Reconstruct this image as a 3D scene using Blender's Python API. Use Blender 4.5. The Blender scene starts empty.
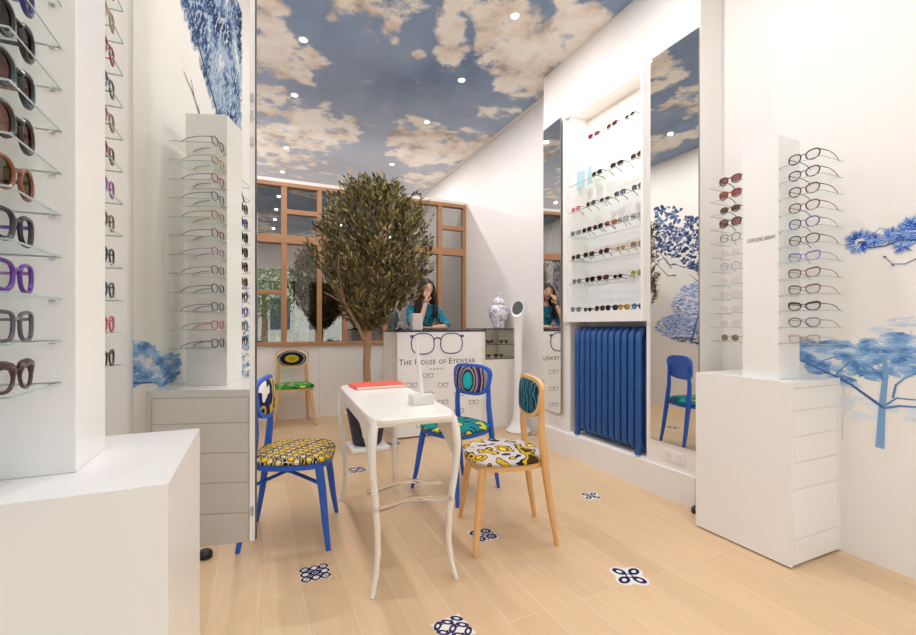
import bpy, bmesh, math, random
from mathutils import Vector, Matrix, noise
random.seed(7)
PI=math.pi
D=bpy.data
COL=bpy.context.scene.collection
# ---------------------------------------------------------------- camera frame and survey helpers
FOC=440.0; CAMH=1.17; HX=458.0; HY=326.0; TH=math.atan(200/FOC)
FW=(math.sin(TH),math.cos(TH)); RT=(math.cos(TH),-math.sin(TH))
def ray(x,y):
    l=(x-HX)/FOC
    return (FW[0]+l*RT[0], FW[1]+l*RT[1], -(y-HY)/FOC)
def gz(x,y,z=0.0):
    r=ray(x,y); t=(z-CAMH)/r[2]; return Vector((t*r[0],t*r[1],z))
def onX(x,y,X):
    r=ray(x,y); t=X/r[0]; return Vector((X,t*r[1],CAMH+t*r[2]))
def onY(x,y,Y):
    r=ray(x,y); t=Y/r[1]; return Vector((t*r[0],Y,CAMH+t*r[2]))
# ---------------------------------------------------------------- materials
def srgb(r,g,b):
    f=lambda c:(c/255/12.92) if c/255<=0.04045 else ((c/255+0.055)/1.055)**2.4
    return (f(r),f(g),f(b),1.0)
def newmat(name):
    m=D.materials.new(name); m.use_nodes=True
    nt=m.node_tree; b=nt.nodes['Principled BSDF']; return m,nt,b
def mat(name,col,rough=.5,metal=0,spec=.5,noise_amt=0,noise_scale=20,emit=None,estr=0,alpha=1,trans=0,coat=0):
    m,nt,b=newmat(name)
    c=srgb(*col)
    b.inputs['Base Color'].default_value=c
    b.inputs['Roughness'].default_value=rough; b.inputs['Metallic'].default_value=metal
    b.inputs['Specular IOR Level'].default_value=spec
    b.inputs['Coat Weight'].default_value=coat
    if noise_amt:
        t=nt.nodes.new('ShaderNodeTexCoord'); n=nt.nodes.new('ShaderNodeTexNoise'); n.inputs['Scale'].default_value=noise_scale
        n.inputs['Detail'].default_value=4
        mr=nt.nodes.new('ShaderNodeMapRange'); mr.inputs['To Min'].default_value=1-noise_amt; mr.inputs['To Max'].default_value=1+noise_amt
        mx=nt.nodes.new('ShaderNodeVectorMath'); mx.operation='SCALE'; mx.inputs[0].default_value=c[:3]
        nt.links.new(t.outputs['Object'],n.inputs['Vector']); nt.links.new(n.outputs['Fac'],mr.inputs['Value'])
        nt.links.new(mr.outputs['Result'],mx.inputs['Scale']); nt.links.new(mx.outputs['Vector'],b.inputs['Base Color'])
    if emit: b.inputs['Emission Color'].default_value=srgb(*emit); b.inputs['Emission Strength'].default_value=estr
    if trans: b.inputs['Transmission Weight'].default_value=trans
    if alpha<1: b.inputs['Alpha'].default_value=alpha
    return m
def thin_glass(name,tint,refl,rough=0.0):
    m=D.materials.new(name); m.use_nodes=True; nt=m.node_tree; nt.nodes.clear()
    o=nt.nodes.new('ShaderNodeOutputMaterial'); t=nt.nodes.new('ShaderNodeBsdfTransparent'); g=nt.nodes.new('ShaderNodeBsdfGlossy')
    t.inputs['Color'].default_value=srgb(*tint); g.inputs['Roughness'].default_value=rough
    mx=nt.nodes.new('ShaderNodeMixShader'); mx.inputs[0].default_value=refl
    nt.links.new(t.outputs[0],mx.inputs[1]); nt.links.new(g.outputs[0],mx.inputs[2]); nt.links.new(mx.outputs[0],o.inputs['Surface'])
    return m
def ramp_mat(name,kind,scale,stops,rough=.8,stretch=(1,1,1),distort=0,constant=True,rand=1.0,off=(0,0,0),bump=.0):
    m,nt,b=newmat(name); b.inputs['Roughness'].default_value=rough; b.inputs['Specular IOR Level'].default_value=.2
    tc=nt.nodes.new('ShaderNodeTexCoord'); mp=nt.nodes.new('ShaderNodeMapping')
    mp.inputs['Scale'].default_value=stretch; mp.inputs['Location'].default_value=off
    nt.links.new(tc.outputs['Object'],mp.inputs['Vector'])
    vec=mp.outputs['Vector']
    if distort:
        n=nt.nodes.new('ShaderNodeTexNoise'); n.inputs['Scale'].default_value=18; nt.links.new(vec,n.inputs['Vector'])
        s=nt.nodes.new('ShaderNodeVectorMath'); s.operation='SCALE'; s.inputs['Scale'].default_value=distort
        a=nt.nodes.new('ShaderNodeVectorMath'); a.operation='ADD'
        nt.links.new(n.outputs['Color'],s.inputs[0]); nt.links.new(vec,a.inputs[0]); nt.links.new(s.outputs[0],a.inputs[1]); vec=a.outputs[0]
    if kind=='noise':
        t=nt.nodes.new('ShaderNodeTexNoise'); t.inputs['Scale'].default_value=scale; t.inputs['Detail'].default_value=1.5; out=t.outputs['Fac']
        nt.links.new(vec,t.inputs['Vector'])
    elif kind=='voronoi':
        t=nt.nodes.new('ShaderNodeTexVoronoi'); t.inputs['Scale'].default_value=scale; t.inputs['Randomness'].default_value=rand; out=t.outputs['Distance']
        nt.links.new(vec,t.inputs['Vector'])
    elif kind=='wave':
        t=nt.nodes.new('ShaderNodeTexWave'); t.inputs['Scale'].default_value=scale; t.inputs['Distortion'].default_value=9; t.inputs['Detail'].default_value=1
        t.inputs['Detail Scale'].default_value=1.4; out=t.outputs['Fac']; nt.links.new(vec,t.inputs['Vector'])
    elif kind=='length':
        t=nt.nodes.new('ShaderNodeVectorMath'); t.operation='LENGTH'; out=t.outputs['Value']; nt.links.new(vec,t.inputs[0])
    r=nt.nodes.new('ShaderNodeValToRGB'); r.color_ramp.interpolation='CONSTANT' if constant else 'LINEAR'
    el=r.color_ramp.elements
    el[0].position=stops[0][0]; el[0].color=srgb(*stops[0][1]); el[1].position=stops[1][0]; el[1].color=srgb(*stops[1][1])
    for p,c in stops[2:]:
        e=el.new(p); e.color=srgb(*c)
    nt.links.new(out,r.inputs['Fac']); nt.links.new(r.outputs['Color'],b.inputs['Base Color'])
    return m
def attr_mat(name,rough=.7):
    m,nt,b=newmat(name); a=nt.nodes.new('ShaderNodeAttribute'); a.attribute_name='Col'
    nt.links.new(a.outputs['Color'],b.inputs['Base Color']); b.inputs['Roughness'].default_value=rough; b.inputs['Specular IOR Level'].default_value=.2
    return m
W_WALL=mat('wall_white',(238,234,231),.55,noise_amt=.015,noise_scale=3)
W_LACQ=mat('white_lacquer',(240,238,237),.22,noise_amt=.008,noise_scale=5)
W_PANEL=mat('panel_white',(239,235,231),.4,noise_amt=.01,noise_scale=4)
GAP=mat('drawer_gap',(212,209,206),.6)
BLUE=mat('blue_paint',(34,94,200),.42,noise_amt=.06,noise_scale=30)
RBLUE=mat('radiator_blue',(34,84,150),.38,noise_amt=.05,noise_scale=25)
WOOD=mat('beech_wood',(226,176,118),.45,noise_amt=.1,noise_scale=18)
OAK=mat('window_oak',(178,130,92),.5,noise_amt=.14,noise_scale=12)
BARK=mat('bark',(156,124,94),.9,noise_amt=.35,noise_scale=40)
MIRROR=mat('mirror_glass',(236,236,232),.0,metal=1)
SHELFG=thin_glass('shelf_glass',(253,255,254),.03)
SHELFE=mat('shelf_glass_edge',(168,184,180),.15)
PANE=thin_glass('pane_glass',(170,168,162),.32)
CASEG=thin_glass('case_glass',(240,240,236),.05)
STREETG=thin_glass('street_glass',(245,248,248),.06)
LENSC=thin_glass('lens_clear',(244,244,244),.06)
CHROME=mat('chrome',(200,200,200),.2,metal=1)
BLACK=mat('black_rubber',(22,22,24),.5)
DARK=mat('dark_counter_edge',(40,38,62),.4)
ACRYL=mat('clear_acrylic',(255,255,255),.02,trans=1)
NAVY=mat('planter_navy',(24,26,58),.5)
LAMPE=mat('downlight_lens',(255,240,215),.4,emit=(255,226,185),estr=9)
# floor: light oak planks running down the room
def floor_mat():
    m,nt,b=newmat('oak_plank_floor'); tc=nt.nodes.new('ShaderNodeTexCoord')
    mp=nt.nodes.new('ShaderNodeMapping'); mp.inputs['Rotation'].default_value=(0,0,PI/2)
    nt.links.new(tc.outputs['Object'],mp.inputs['Vector'])
    br=nt.nodes.new('ShaderNodeTexBrick'); br.inputs['Scale'].default_value=1; br.inputs['Brick Width'].default_value=1.5; br.inputs['Row Height'].default_value=.18
    br.inputs['Mortar Size'].default_value=.0022; br.offset=.37
    br.inputs['Color1'].default_value=srgb(220,189,152); br.inputs['Color2'].default_value=srgb(211,179,142); br.inputs['Mortar'].default_value=srgb(222,198,170)
    nt.links.new(mp.outputs[0],br.inputs['Vector'])
    m2=nt.nodes.new('ShaderNodeMapping'); m2.inputs['Scale'].default_value=(14,1.2,1); nt.links.new(tc.outputs['Object'],m2.inputs['Vector'])
    n=nt.nodes.new('ShaderNodeTexNoise'); n.inputs['Scale'].default_value=2.5; n.inputs['Detail'].default_value=5; nt.links.new(m2.outputs[0],n.inputs['Vector'])
    mr=nt.nodes.new('ShaderNodeMapRange'); mr.inputs['To Min'].default_value=.88; mr.inputs['To Max'].default_value=1.1; nt.links.new(n.outputs['Fac'],mr.inputs['Value'])
    s=nt.nodes.new('ShaderNodeVectorMath'); s.operation='SCALE'; nt.links.new(br.outputs['Color'],s.inputs[0]); nt.links.new(mr.outputs[0],s.inputs['Scale'])
    nt.links.new(s.outputs[0],b.inputs['Base Color']); b.inputs['Roughness'].default_value=.38; b.inputs['Specular IOR Level'].default_value=.35
    return m
# ---------------------------------------------------------------- mesh builder
class MB:
    def __init__(s): s.v=[]; s.f=[]; s.mi=[]; s.c=[]; s.m=0; s.col=(1,1,1,1)
    def add(s,vs,fs):
        o=len(s.v); s.v+= [tuple(p) for p in vs]; s.c+=[s.col]*len(vs)
        for f in fs: s.f.append(tuple(i+o for i in f)); s.mi.append(s.m)
        return s
    def box(s,x0,x1,y0,y1,z0,z1):
        vs=[(x,y,z) for z in (z0,z1) for y in (y0,y1) for x in (x0,x1)]
        return s.add(vs,[(0,2,3,1),(4,5,7,6),(0,1,5,4),(2,6,7,3),(0,4,6,2),(1,3,7,5)])
    def tube(s,pts,rad,n=8,closed=False,flat=1.0,up=None):
        P=[Vector(p) for p in pts]; N=len(P); rad=rad if hasattr(rad,'__len__') else [rad]*N
        vs=[]; ref=Vector(up) if up else None
        prev=None
        for i,p in enumerate(P):
            a=P[(i-1)%N] if (closed or i>0) else p; b=P[(i+1)%N] if (closed or i<N-1) else p
            t=(b-a).normalized()
            if ref is not None: x=ref.cross(t)
            elif prev is None: x=(Vector((0,0,1)) if abs(t.z)<.9 else Vector((0,1,0))).cross(t)
            else: x=prev-prev.dot(t)*t
            x.normalize(); prev=x; y=t.cross(x)
            for k in range(n):
                a_=2*PI*k/n; vs.append(p+rad[i]*(math.cos(a_)*x*flat+math.sin(a_)*y))
        fs=[]
        for i in range(N if closed else N-1):
            j=(i+1)%N
            for k in range(n): fs.append((i*n+k,i*n+(k+1)%n,j*n+(k+1)%n,j*n+k))
        if not closed: fs.append(tuple(range(n))[::-1]); fs.append(tuple((N-1)*n+k for k in range(n)))
        return s.add(vs,fs)
    def lathe(s,prof,c=(0,0,0),n=24):
        vs=[]
        for r,z in prof:
            for k in range(n): vs.append((c[0]+r*math.cos(2*PI*k/n),c[1]+r*math.sin(2*PI*k/n),c[2]+z))
        fs=[(i*n+k,i*n+(k+1)%n,(i+1)*n+(k+1)%n,(i+1)*n+k) for i in range(len(prof)-1) for k in range(n)]
        fs.append(tuple(range(n))[::-1]); fs.append(tuple((len(prof)-1)*n+k for k in range(n)))
        return s.add(vs,fs)
    def prism(s,pts,axis,a,b):   # polygon pts (2D) extruded along axis between a and b
        def mk(p,t): return (t,p[0],p[1]) if axis=='x' else ((p[0],t,p[1]) if axis=='y' else (p[0],p[1],t))
        n=len(pts); vs=[mk(p,a) for p in pts]+[mk(p,b) for p in pts]
        return s.add(vs,[tuple(range(n)),tuple(range(2*n-1,n-1,-1))]+[(i,i+n,(i+1)%n+n,(i+1)%n) for i in range(n)])
    def pad(s,outline,low,high,mapf,rings=(1,.93,.8,.55,.28)):   # cushion: closed outline, low/high thickness functions of ring scale
        n=len(outline); vs=[]; fs=[]
        for side in (0,1):
            base=len(vs)
            for k in rings:
                for (a,b) in outline: vs.append(mapf(a*k,b*k,(low,high)[side](k)))
            vs.append(mapf(0,0,(low,high)[side](0)))
            for r in range(len(rings)-1):
                for i in range(n):
                    q=(base+r*n+i,base+r*n+(i+1)%n,base+(r+1)*n+(i+1)%n,base+(r+1)*n+i); fs.append(q if side else q[::-1])
            c=base+len(rings)*n
            for i in range(n):
                t=(base+(len(rings)-1)*n+i,base+(len(rings)-1)*n+(i+1)%n,c); fs.append(t if side else t[::-1])
        off=len(rings)*n+1
        for i in range(n): fs.append((i,(i+1)%n,off+(i+1)%n,off+i))
        return s.add(vs,fs)
    def build(s,name,mats,parent=None,smooth=False,bevel=0,subsurf=0,fix=True,seg=2):
        me=D.meshes.new(name); me.from_pydata(s.v,[],s.f)
        for m in (mats if isinstance(mats,(list,tuple)) else [mats]): me.materials.append(m)
        me.polygons.foreach_set('material_index',s.mi)
        if any(c!=(1,1,1,1) for c in s.c):
            at=me.color_attributes.new('Col','FLOAT_COLOR','POINT'); at.data.foreach_set('color',[q for c in s.c for q in c])
        if fix:
            bm=bmesh.new(); bm.from_mesh(me); bmesh.ops.recalc_face_normals(bm,faces=bm.faces); bm.to_mesh(me); bm.free()
        if smooth:
            me.polygons.foreach_set('use_smooth',[True]*len(me.polygons))
            me.set_sharp_from_angle(angle=math.radians(42))
        me.update()
        o=D.objects.new(name,me); COL.objects.link(o)
        if parent: o.parent=parent
        if bevel:
            b=o.modifiers.new('bevel','BEVEL'); b.width=bevel; b.segments=seg; b.limit_method='ANGLE'
        if subsurf:
            b=o.modifiers.new('sub','SUBSURF'); b.levels=subsurf; b.render_levels=subsurf
        return o
def tag(o,label,cat,group=None):
    o['label']=label; o['category']=cat
    if group: o['group']=group
    return o
def thing(name,label,cat,loc=(0,0,0),rz=0,group=None):
    o=D.objects.new(name,None); COL.objects.link(o); o.location=loc; o.rotation_euler=(0,0,rz); o.empty_display_size=.05
    return tag(o,label,cat,group)
def struct(o): o['kind']='structure'; return o
def box(name,m,b,parent=None,bevel=0): return MB().box(*b).build(name,m,parent,bevel=bevel)
def copy_tree(o,parent=None):
    c=o.copy(); COL.objects.link(c); c.parent=parent
    for ch in list(o.children): copy_tree(ch,c)
    return c
def superell(w,h,p,n=36,taper=0):
    r=[]
    for i in range(n):
        t=2*PI*i/n; c,s_=math.cos(t),math.sin(t)
        x=w/2*math.copysign(abs(c)**(2/p),c); y=h/2*math.copysign(abs(s_)**(2/p),s_)
        r.append((x*(1+taper*y/(h/2)),y))
    return r
# ---------------------------------------------------------------- room shell
HC=3.6; XR=2.76; XR2=2.80; XB=2.55; XL=-.57; XLB=-.37; YF=-2.4; YP=5.9; YE=9.0
struct(MB().box(-.9,3.2,YF,YE+.1,-.1,0).build('floor',floor_mat()))
BLOBS=[(268,18,20,26,1),(275,52,26,26,1),(300,66,22,20,1),(264,100,22,16,.9),(312,130,46,22,1),(266,140,24,26,.8),(290,160,40,12,.7),
 (375,4,46,17,1),(345,12,18,10,.8),(392,28,10,13,.9),(452,38,17,34,1.1),(470,12,16,14,.7),(492,22,22,30,1),(528,58,42,42,1.25),(500,112,22,8,.8),
 (420,146,32,22,1.1),(462,152,34,18,1.05),(419,55,7,5,.7),(585,30,36,34,1.1),(560,70,20,22,.9),(440,180,40,10,.8),(330,178,90,7,.3)]
def ceiling():
    nx,ny=150,300; X0,X1,Y0,Y1=-.9,3.2,YF,YE
    inv=[]
    for cx,cy,rx,ry,w in BLOBS:
        c=gz(cx,cy,HC); u=(gz(cx+rx,cy,HC)-gz(cx-rx,cy,HC))/2; v=(gz(cx,cy+ry,HC)-gz(cx,cy-ry,HC))/2 if cy+ry<300 else Vector((0,.5,0))
        v2=gz(cx,cy+ry*.6,HC)-gz(cx,cy-ry*.6,HC); v=v2/1.2
        det=u.x*v.y-u.y*v.x; inv.append((c,(v.y/det,-v.x/det,-u.y/det,u.x/det),w))
    R=random.Random(3)
    for k in range(26):   # clouds over the part of the print nearer the street
        c=Vector((R.uniform(-.8,3),R.uniform(YF,1.7),HC)); a,b=R.uniform(.25,.6),R.uniform(.2,.5); inv.append((c,(1/a,0,0,1/b),R.uniform(.7,1.1)))
    vs=[];dens=[]
    for j in range(ny+1):
        for i in range(nx+1):
            x=X0+(X1-X0)*i/nx; y=Y0+(Y1-Y0)*j/ny; vs.append((x,y,HC)); d=0
            for c,(a,b,c2,d2),w in inv:
                dx,dy=x-c.x,y-c.y; p=a*dx+b*dy; q=c2*dx+d2*dy; r2=p*p+q*q
                if r2<4: d=max(d,w*(1.0-.5*r2))
            dens.append(d)
    fs=[(j*(nx+1)+i,(j+1)*(nx+1)+i,(j+1)*(nx+1)+i+1,j*(nx+1)+i+1) for j in range(ny) for i in range(nx)]
    me=D.meshes.new('ceiling'); me.from_pydata(vs,[],fs)
    at=me.attributes.new('dens','FLOAT','POINT'); at.data.foreach_set('value',dens)
    m,nt,b=newmat('cloud_print'); A=nt.nodes.new('ShaderNodeAttribute'); A.attribute_name='dens'
    tc=nt.nodes.new('ShaderNodeTexCoord')
    def nz(scale,det,sx=1,off=0):
        mp=nt.nodes.new('ShaderNodeMapping'); mp.inputs['Scale'].default_value=(1,sx,1); mp.inputs['Location'].default_value=(off,off,0); nt.links.new(tc.outputs['Object'],mp.inputs['Vector'])
        n=nt.nodes.new('ShaderNodeTexNoise'); n.inputs['Scale'].default_value=scale; n.inputs['Detail'].default_value=det; n.inputs['Roughness'].default_value=.58
        nt.links.new(mp.outputs[0],n.inputs['Vector']); return n.outputs['Fac']
    def math_(op,a,bv):
        k=nt.nodes.new('ShaderNodeMath'); k.operation=op
        for i,q in enumerate((a,bv)):
            if isinstance(q,(int,float)): k.inputs[i].default_value=q
            else: nt.links.new(q,k.inputs[i])
        return k.outputs[0]
    n1=nz(4.2,10); n2=nz(1.3,5,.7,4.2); n3=nz(2.6,8,1.0,9)
    d=math_('ADD',A.outputs['Fac'],math_('MULTIPLY',math_('SUBTRACT',n1,.5),2.9))
    fac=nt.nodes.new('ShaderNodeMapRange'); fac.inputs['From Min'].default_value=.34; fac.inputs['From Max'].default_value=.78; fac.interpolation_type='SMOOTHSTEP'; nt.links.new(d,fac.inputs['Value'])
    cr=nt.nodes.new('ShaderNodeValToRGB'); e=cr.color_ramp.elements; e[0].position=.34; e[0].color=srgb(176,168,168); e[1].position=.56; e[1].color=srgb(255,250,243); nt.links.new(n3,cr.inputs['Fac'])
    x=e.new(.45); x.color=srgb(242,230,218)
    sr=nt.nodes.new('ShaderNodeValToRGB'); e=sr.color_ramp.elements; e[0].position=.3; e[0].color=srgb(112,136,172); e[1].position=.7; e[1].color=srgb(164,184,214); nt.links.new(n2,sr.inputs['Fac'])
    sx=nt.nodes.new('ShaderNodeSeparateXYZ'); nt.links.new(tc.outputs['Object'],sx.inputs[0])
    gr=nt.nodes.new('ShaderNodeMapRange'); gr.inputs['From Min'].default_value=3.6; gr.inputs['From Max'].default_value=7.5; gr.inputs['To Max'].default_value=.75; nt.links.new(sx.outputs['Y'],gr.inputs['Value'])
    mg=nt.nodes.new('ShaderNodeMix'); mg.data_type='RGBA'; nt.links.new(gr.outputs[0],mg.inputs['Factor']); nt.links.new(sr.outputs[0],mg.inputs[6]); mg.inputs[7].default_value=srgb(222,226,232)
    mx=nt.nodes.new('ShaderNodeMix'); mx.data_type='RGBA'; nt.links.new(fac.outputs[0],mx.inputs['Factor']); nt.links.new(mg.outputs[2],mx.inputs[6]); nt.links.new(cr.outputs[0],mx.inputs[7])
    nt.links.new(mx.outputs[2],b.inputs['Base Color']); b.inputs['Roughness'].default_value=.75; b.inputs['Specular IOR Level'].default_value=.2
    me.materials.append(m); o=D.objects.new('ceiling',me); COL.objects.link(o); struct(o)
ceiling()
box_=lambda n,m,b:struct(box(n,m,b))
box_('ceiling_slab',W_WALL,(-.9,3.2,YF,YE+.1,HC+.01,HC+.08)).name='trim_9'
# right side: street end, pier carrying mirrors / radiator / wall case, rear recess
box_('wall_right',W_WALL,(XR,XR+.2,YF,1.9,0,HC))
for q in ((XB,3.0,1.9,2.325,0,HC),(XB,3.0,3.18,3.58,0,HC),(XB,3.0,2.325,3.18,3.06,HC),(XB,3.0,2.325,3.18,0,.22),(2.75,3.0,2.325,3.18,.22,3.06)): box_('wall_right_pier',W_WALL,q)
box_('wall_right_rear',W_WALL,(XR2,3.0,3.58,YE,0,HC))
box_('trim_1',W_WALL,(2.525,XB,1.92,3.60,0,.205))
box_('trim_2',W_WALL,(2.74,XR2,3.58,YE,HC-.005,HC-.001))
# left side
box_('wall_left',W_WALL,(XL-.2,XL,YF,1.77,0,HC))
box_('wall_left_pier',W_WALL,(XL-.2,XLB,1.77,YE,0,HC))
box_('wall_back',W_WALL,(XLB,XR2,YE,YE+.1,0,HC))
# street front behind the camera
b=MB(); b.box(-.77,2.96,YF-.12,YF,2.95,HC); b.box(-.77,-.3,YF-.12,YF,0,2.95); b.box(2.6,2.96,YF-.12,YF,0,2.95); b.box(-.3,2.6,YF-.12,YF,0,.12)
struct(b.build('wall_front',W_WALL))
w=struct(D.objects.new('window_1',None)); COL.objects.link(w)
b=MB(); b.box(-.3,2.6,YF-.08,YF-.02,.12,.18); b.box(-.3,2.6,YF-.08,YF-.02,2.89,2.95)
for x in (-.3,.65,1.6,2.54): b.box(x,x+.06,YF-.08,YF-.02,.12,2.95)
b.build('window_frame',W_LACQ,w); box('glass',STREETG,(-.28,2.58,YF-.055,YF-.045,.15,2.92),w)
# glazed wooden partition at the rear
PX0=-.36
box_('trim_3',W_PANEL,(XLB,XR2,YP+.0,YP+.08,0,.925))
b=MB()
for x in (-.02,.72,1.55): b.box(x,x+.006,YP-.002,YP+.001,.02,.92)
o=struct(b.build('trim_4',GAP))
box_('trim_5',W_PANEL,(XLB,XR2,YP-.02,YP+.1,2.955,3.0))
wood=MB()
posts=[(-.37,-.31,1),(.262,.328,1),(.69,.748,1),(1.012,1.07,0),(1.545,1.61,1),(2.36,2.422,1),(2.755,2.80,1)]
for a,c,full in posts: wood.box(a,c,YP-.03,YP+.06,.925,2.955 if full else 2.2)
wood.box(PX0,2.80,YP-.035,YP+.065,.925,.97); wood.box(PX0,2.80,YP-.035,YP+.065,2.20,2.30); wood.box(PX0,2.80,YP-.035,YP+.065,2.905,2.955)
wood.box(.3,.72,YP-.025,YP+.05,2.57,2.63); wood.box(2.4,2.78,YP-.025,YP+.05,2.57,2.63); wood.box(-.35,.29,YP-.025,YP+.05,1.565,1.615)
w=struct(D.objects.new('window_2',None)); COL.objects.link(w); wood.build('window_frame',OAK,w,bevel=.004)
gx=[-.33,.295,.72,1.04,1.58,2.39,2.78]
for i in range(len(gx)-1):
    box('glass',PANE,(gx[i],gx[i+1],YP+.01,YP+.016,.95,2.25),w)
for a,c in ((-.33,.295),(.295,.72),(.72,1.58),(1.58,2.39),(2.39,2.78)): box('glass',PANE,(a,c,YP+.01,YP+.016,2.25,2.93),w)
# back room contents seen dimly through the panes
def backroom():
    sm=mat('shelf_black',(26,26,28),.5); wm=mat('back_white',(205,205,205),.5)
    for x,lab in ((.80,'tall black open bookcase behind the partition, beside the olive tree'),(-.25,'tall black open bookcase behind the partition at its left end')):
        t=thing('bookcase',lab,'bookcase',(x,7.6,0))
        b=MB(); b.box(0,.04,0,.35,0,1.9); b.box(.76,.8,0,.35,0,1.9); b.box(.04,.76,.33,.35,0,1.9); b.build('case',sm,t)
        for z in (.1,.55,1.0,1.45,1.86): box('shelf',sm,(.04,.76,0,.33,z,z+.03),t)
    t=thing('side_table','white low table standing in the room behind the partition','table',(.35,6.75,0))
    box('tabletop',wm,(-.4,.4,-.25,.25,.85,.89),t)
    for sx in (-.36,.36):
        for sy in (-.21,.21): box('leg',wm,(sx-.02,sx+.02,sy-.02,sy+.02,0,.85),t)
    for i,(x,h,c) in enumerate(((.12,.22,(225,225,228)),(.25,.16,(235,235,235)),(.4,.24,(60,62,64)),(.55,.14,(220,215,205)))):
        b=MB(); b.lathe([(.03,0),(.034,.01),(.034,h*.6),(.012,h*.8),(.012,h)]); o=b.build('bottle',mat('bottle_%d'%i,c,.3),smooth=True); o.location=(x,6.7,.89)
        tag(o,['tall pale bottle','short white bottle','tall dark bottle','short cream bottle'][i]+' on the table behind the glazed partition','bottle','bottles behind the partition')
backroom()
# ---------------------------------------------------------------- downlights; rows at the street end are out of view, added as fill light
for i,(x,y) in enumerate([(a,b_) for b_ in (-1.1,.0,1.0,1.95,2.95,3.94,4.92,6.43,7.45) for a in (.35,1.83)]):
    lab='round recessed downlight in the cloud print, %s row, %s from the street'%('left' if x<1 else 'right',['first','second','third','fourth','fifth','sixth','seventh','eighth','ninth'][i//2])
    t=thing('downlight',lab,'ceiling light',(x,y,HC),0,'recessed ceiling downlights')
    MB().lathe([(.028,-.004),(.04,-.006),(.045,-.001)],n=24).build('trim_ring',W_LACQ,t,smooth=True)
    MB().lathe([(.001,-.007),(.028,-.007),(.028,-.004)],n=20).build('lens',LAMPE,t,smooth=True)
    l=D.lights.new('downlight_lamp','AREA'); l.shape='DISK'; l.size=.05; l.energy=(6.6 if y>1.5 else 5.5) if y<5.5 else 13; l.color=(1,.98,.965); l.spread=PI
    lo=D.objects.new('lamp',l); COL.objects.link(lo); lo.parent=t; lo.location=(0,0,-.012)
# ---------------------------------------------------------------- wall murals (blue ink pines printed on the white walls)
def mural(name,label,X,sgn,draw):
    b=MB(); cnt=[0]
    def pt(y,z): return (X-sgn*(.0008+cnt[0]*4e-7),y,z)
    def ell(y,z,a,c,rot=0,col=(120,160,215),n=9):
        cnt[0]+=1; b.col=srgb(*col); r=random.Random(cnt[0]); vs=[]
        for k in range(n):
            t=2*PI*k/n; q=1+r.uniform(-.25,.25); p=a*q*math.cos(t); s=c*q*math.sin(t)
            vs.append(pt(y+p*math.cos(rot)-s*math.sin(rot),z+p*math.sin(rot)+s*math.cos(rot)))
        b.add(vs,[tuple(range(n))])
    def stroke(pts,w0,w1,col):
        cnt[0]+=1; b.col=srgb(*col); vs=[]; n=len(pts)
        for i,(y,z) in enumerate(pts):
            a=pts[max(0,i-1)]; c=pts[min(n-1,i+1)]; dy,dz=c[0]-a[0],c[1]-a[1]; L=math.hypot(dy,dz) or 1; w=(w0+(w1-w0)*i/(n-1))/2
            vs+=[pt(y-dz/L*w,z+dy/L*w),pt(y+dz/L*w,z-dy/L*w)]
        b.add(vs,[(2*i,2*i+1,2*i+3,2*i+2) for i in range(n-1)])
    draw(ell,stroke)
    o=b.build(name,attr_mat('mural_ink'),fix=False)
    return tag(o,label,'wall mural')
PALD=[(206,216,230),(164,182,206),(120,146,184),(84,112,158),(54,80,128),(34,54,96)]
PAL=[(206,222,240),(178,204,232),(152,186,224),(128,168,214),(106,150,202),(84,130,190)]
def cloud(ell,R,y,z,a,c,n,pal=PAL,size=.02):
    for k in range(int(n*2.6)):
        t=R.uniform(0,2*PI); q=R.random()**.5; s=size*(R.uniform(.5,1.0) if k<n*.3 else R.uniform(.15,.55)); Y=y+a*q*math.cos(t); Z=z+c*q*math.sin(t)
        v=.5+.9*noise.noise(Vector((Y*16,Z*30,3.3)))+R.uniform(-.12,.12)
        if k<n*.3: v=min(v,.35)
        elif v<.36: continue
        ell(Y,Z,s*1.7,s*.5,R.uniform(-.3,.3),pal[max(0,min(len(pal)-1,int(v*len(pal))))],7)
def burst(stroke,R,y,z,r,n,cols,ax=0,spread=2*PI):
    for k in range(n):
        a=ax+R.uniform(-.5,.5)*spread; L=r*R.uniform(.5,1)
        stroke([(y+.1*L*math.cos(a),z+.1*L*math.sin(a)),(y+L*math.cos(a),z+L*math.sin(a))],r*.07,r*.01,cols[int(R.random()*len(cols))])
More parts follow.
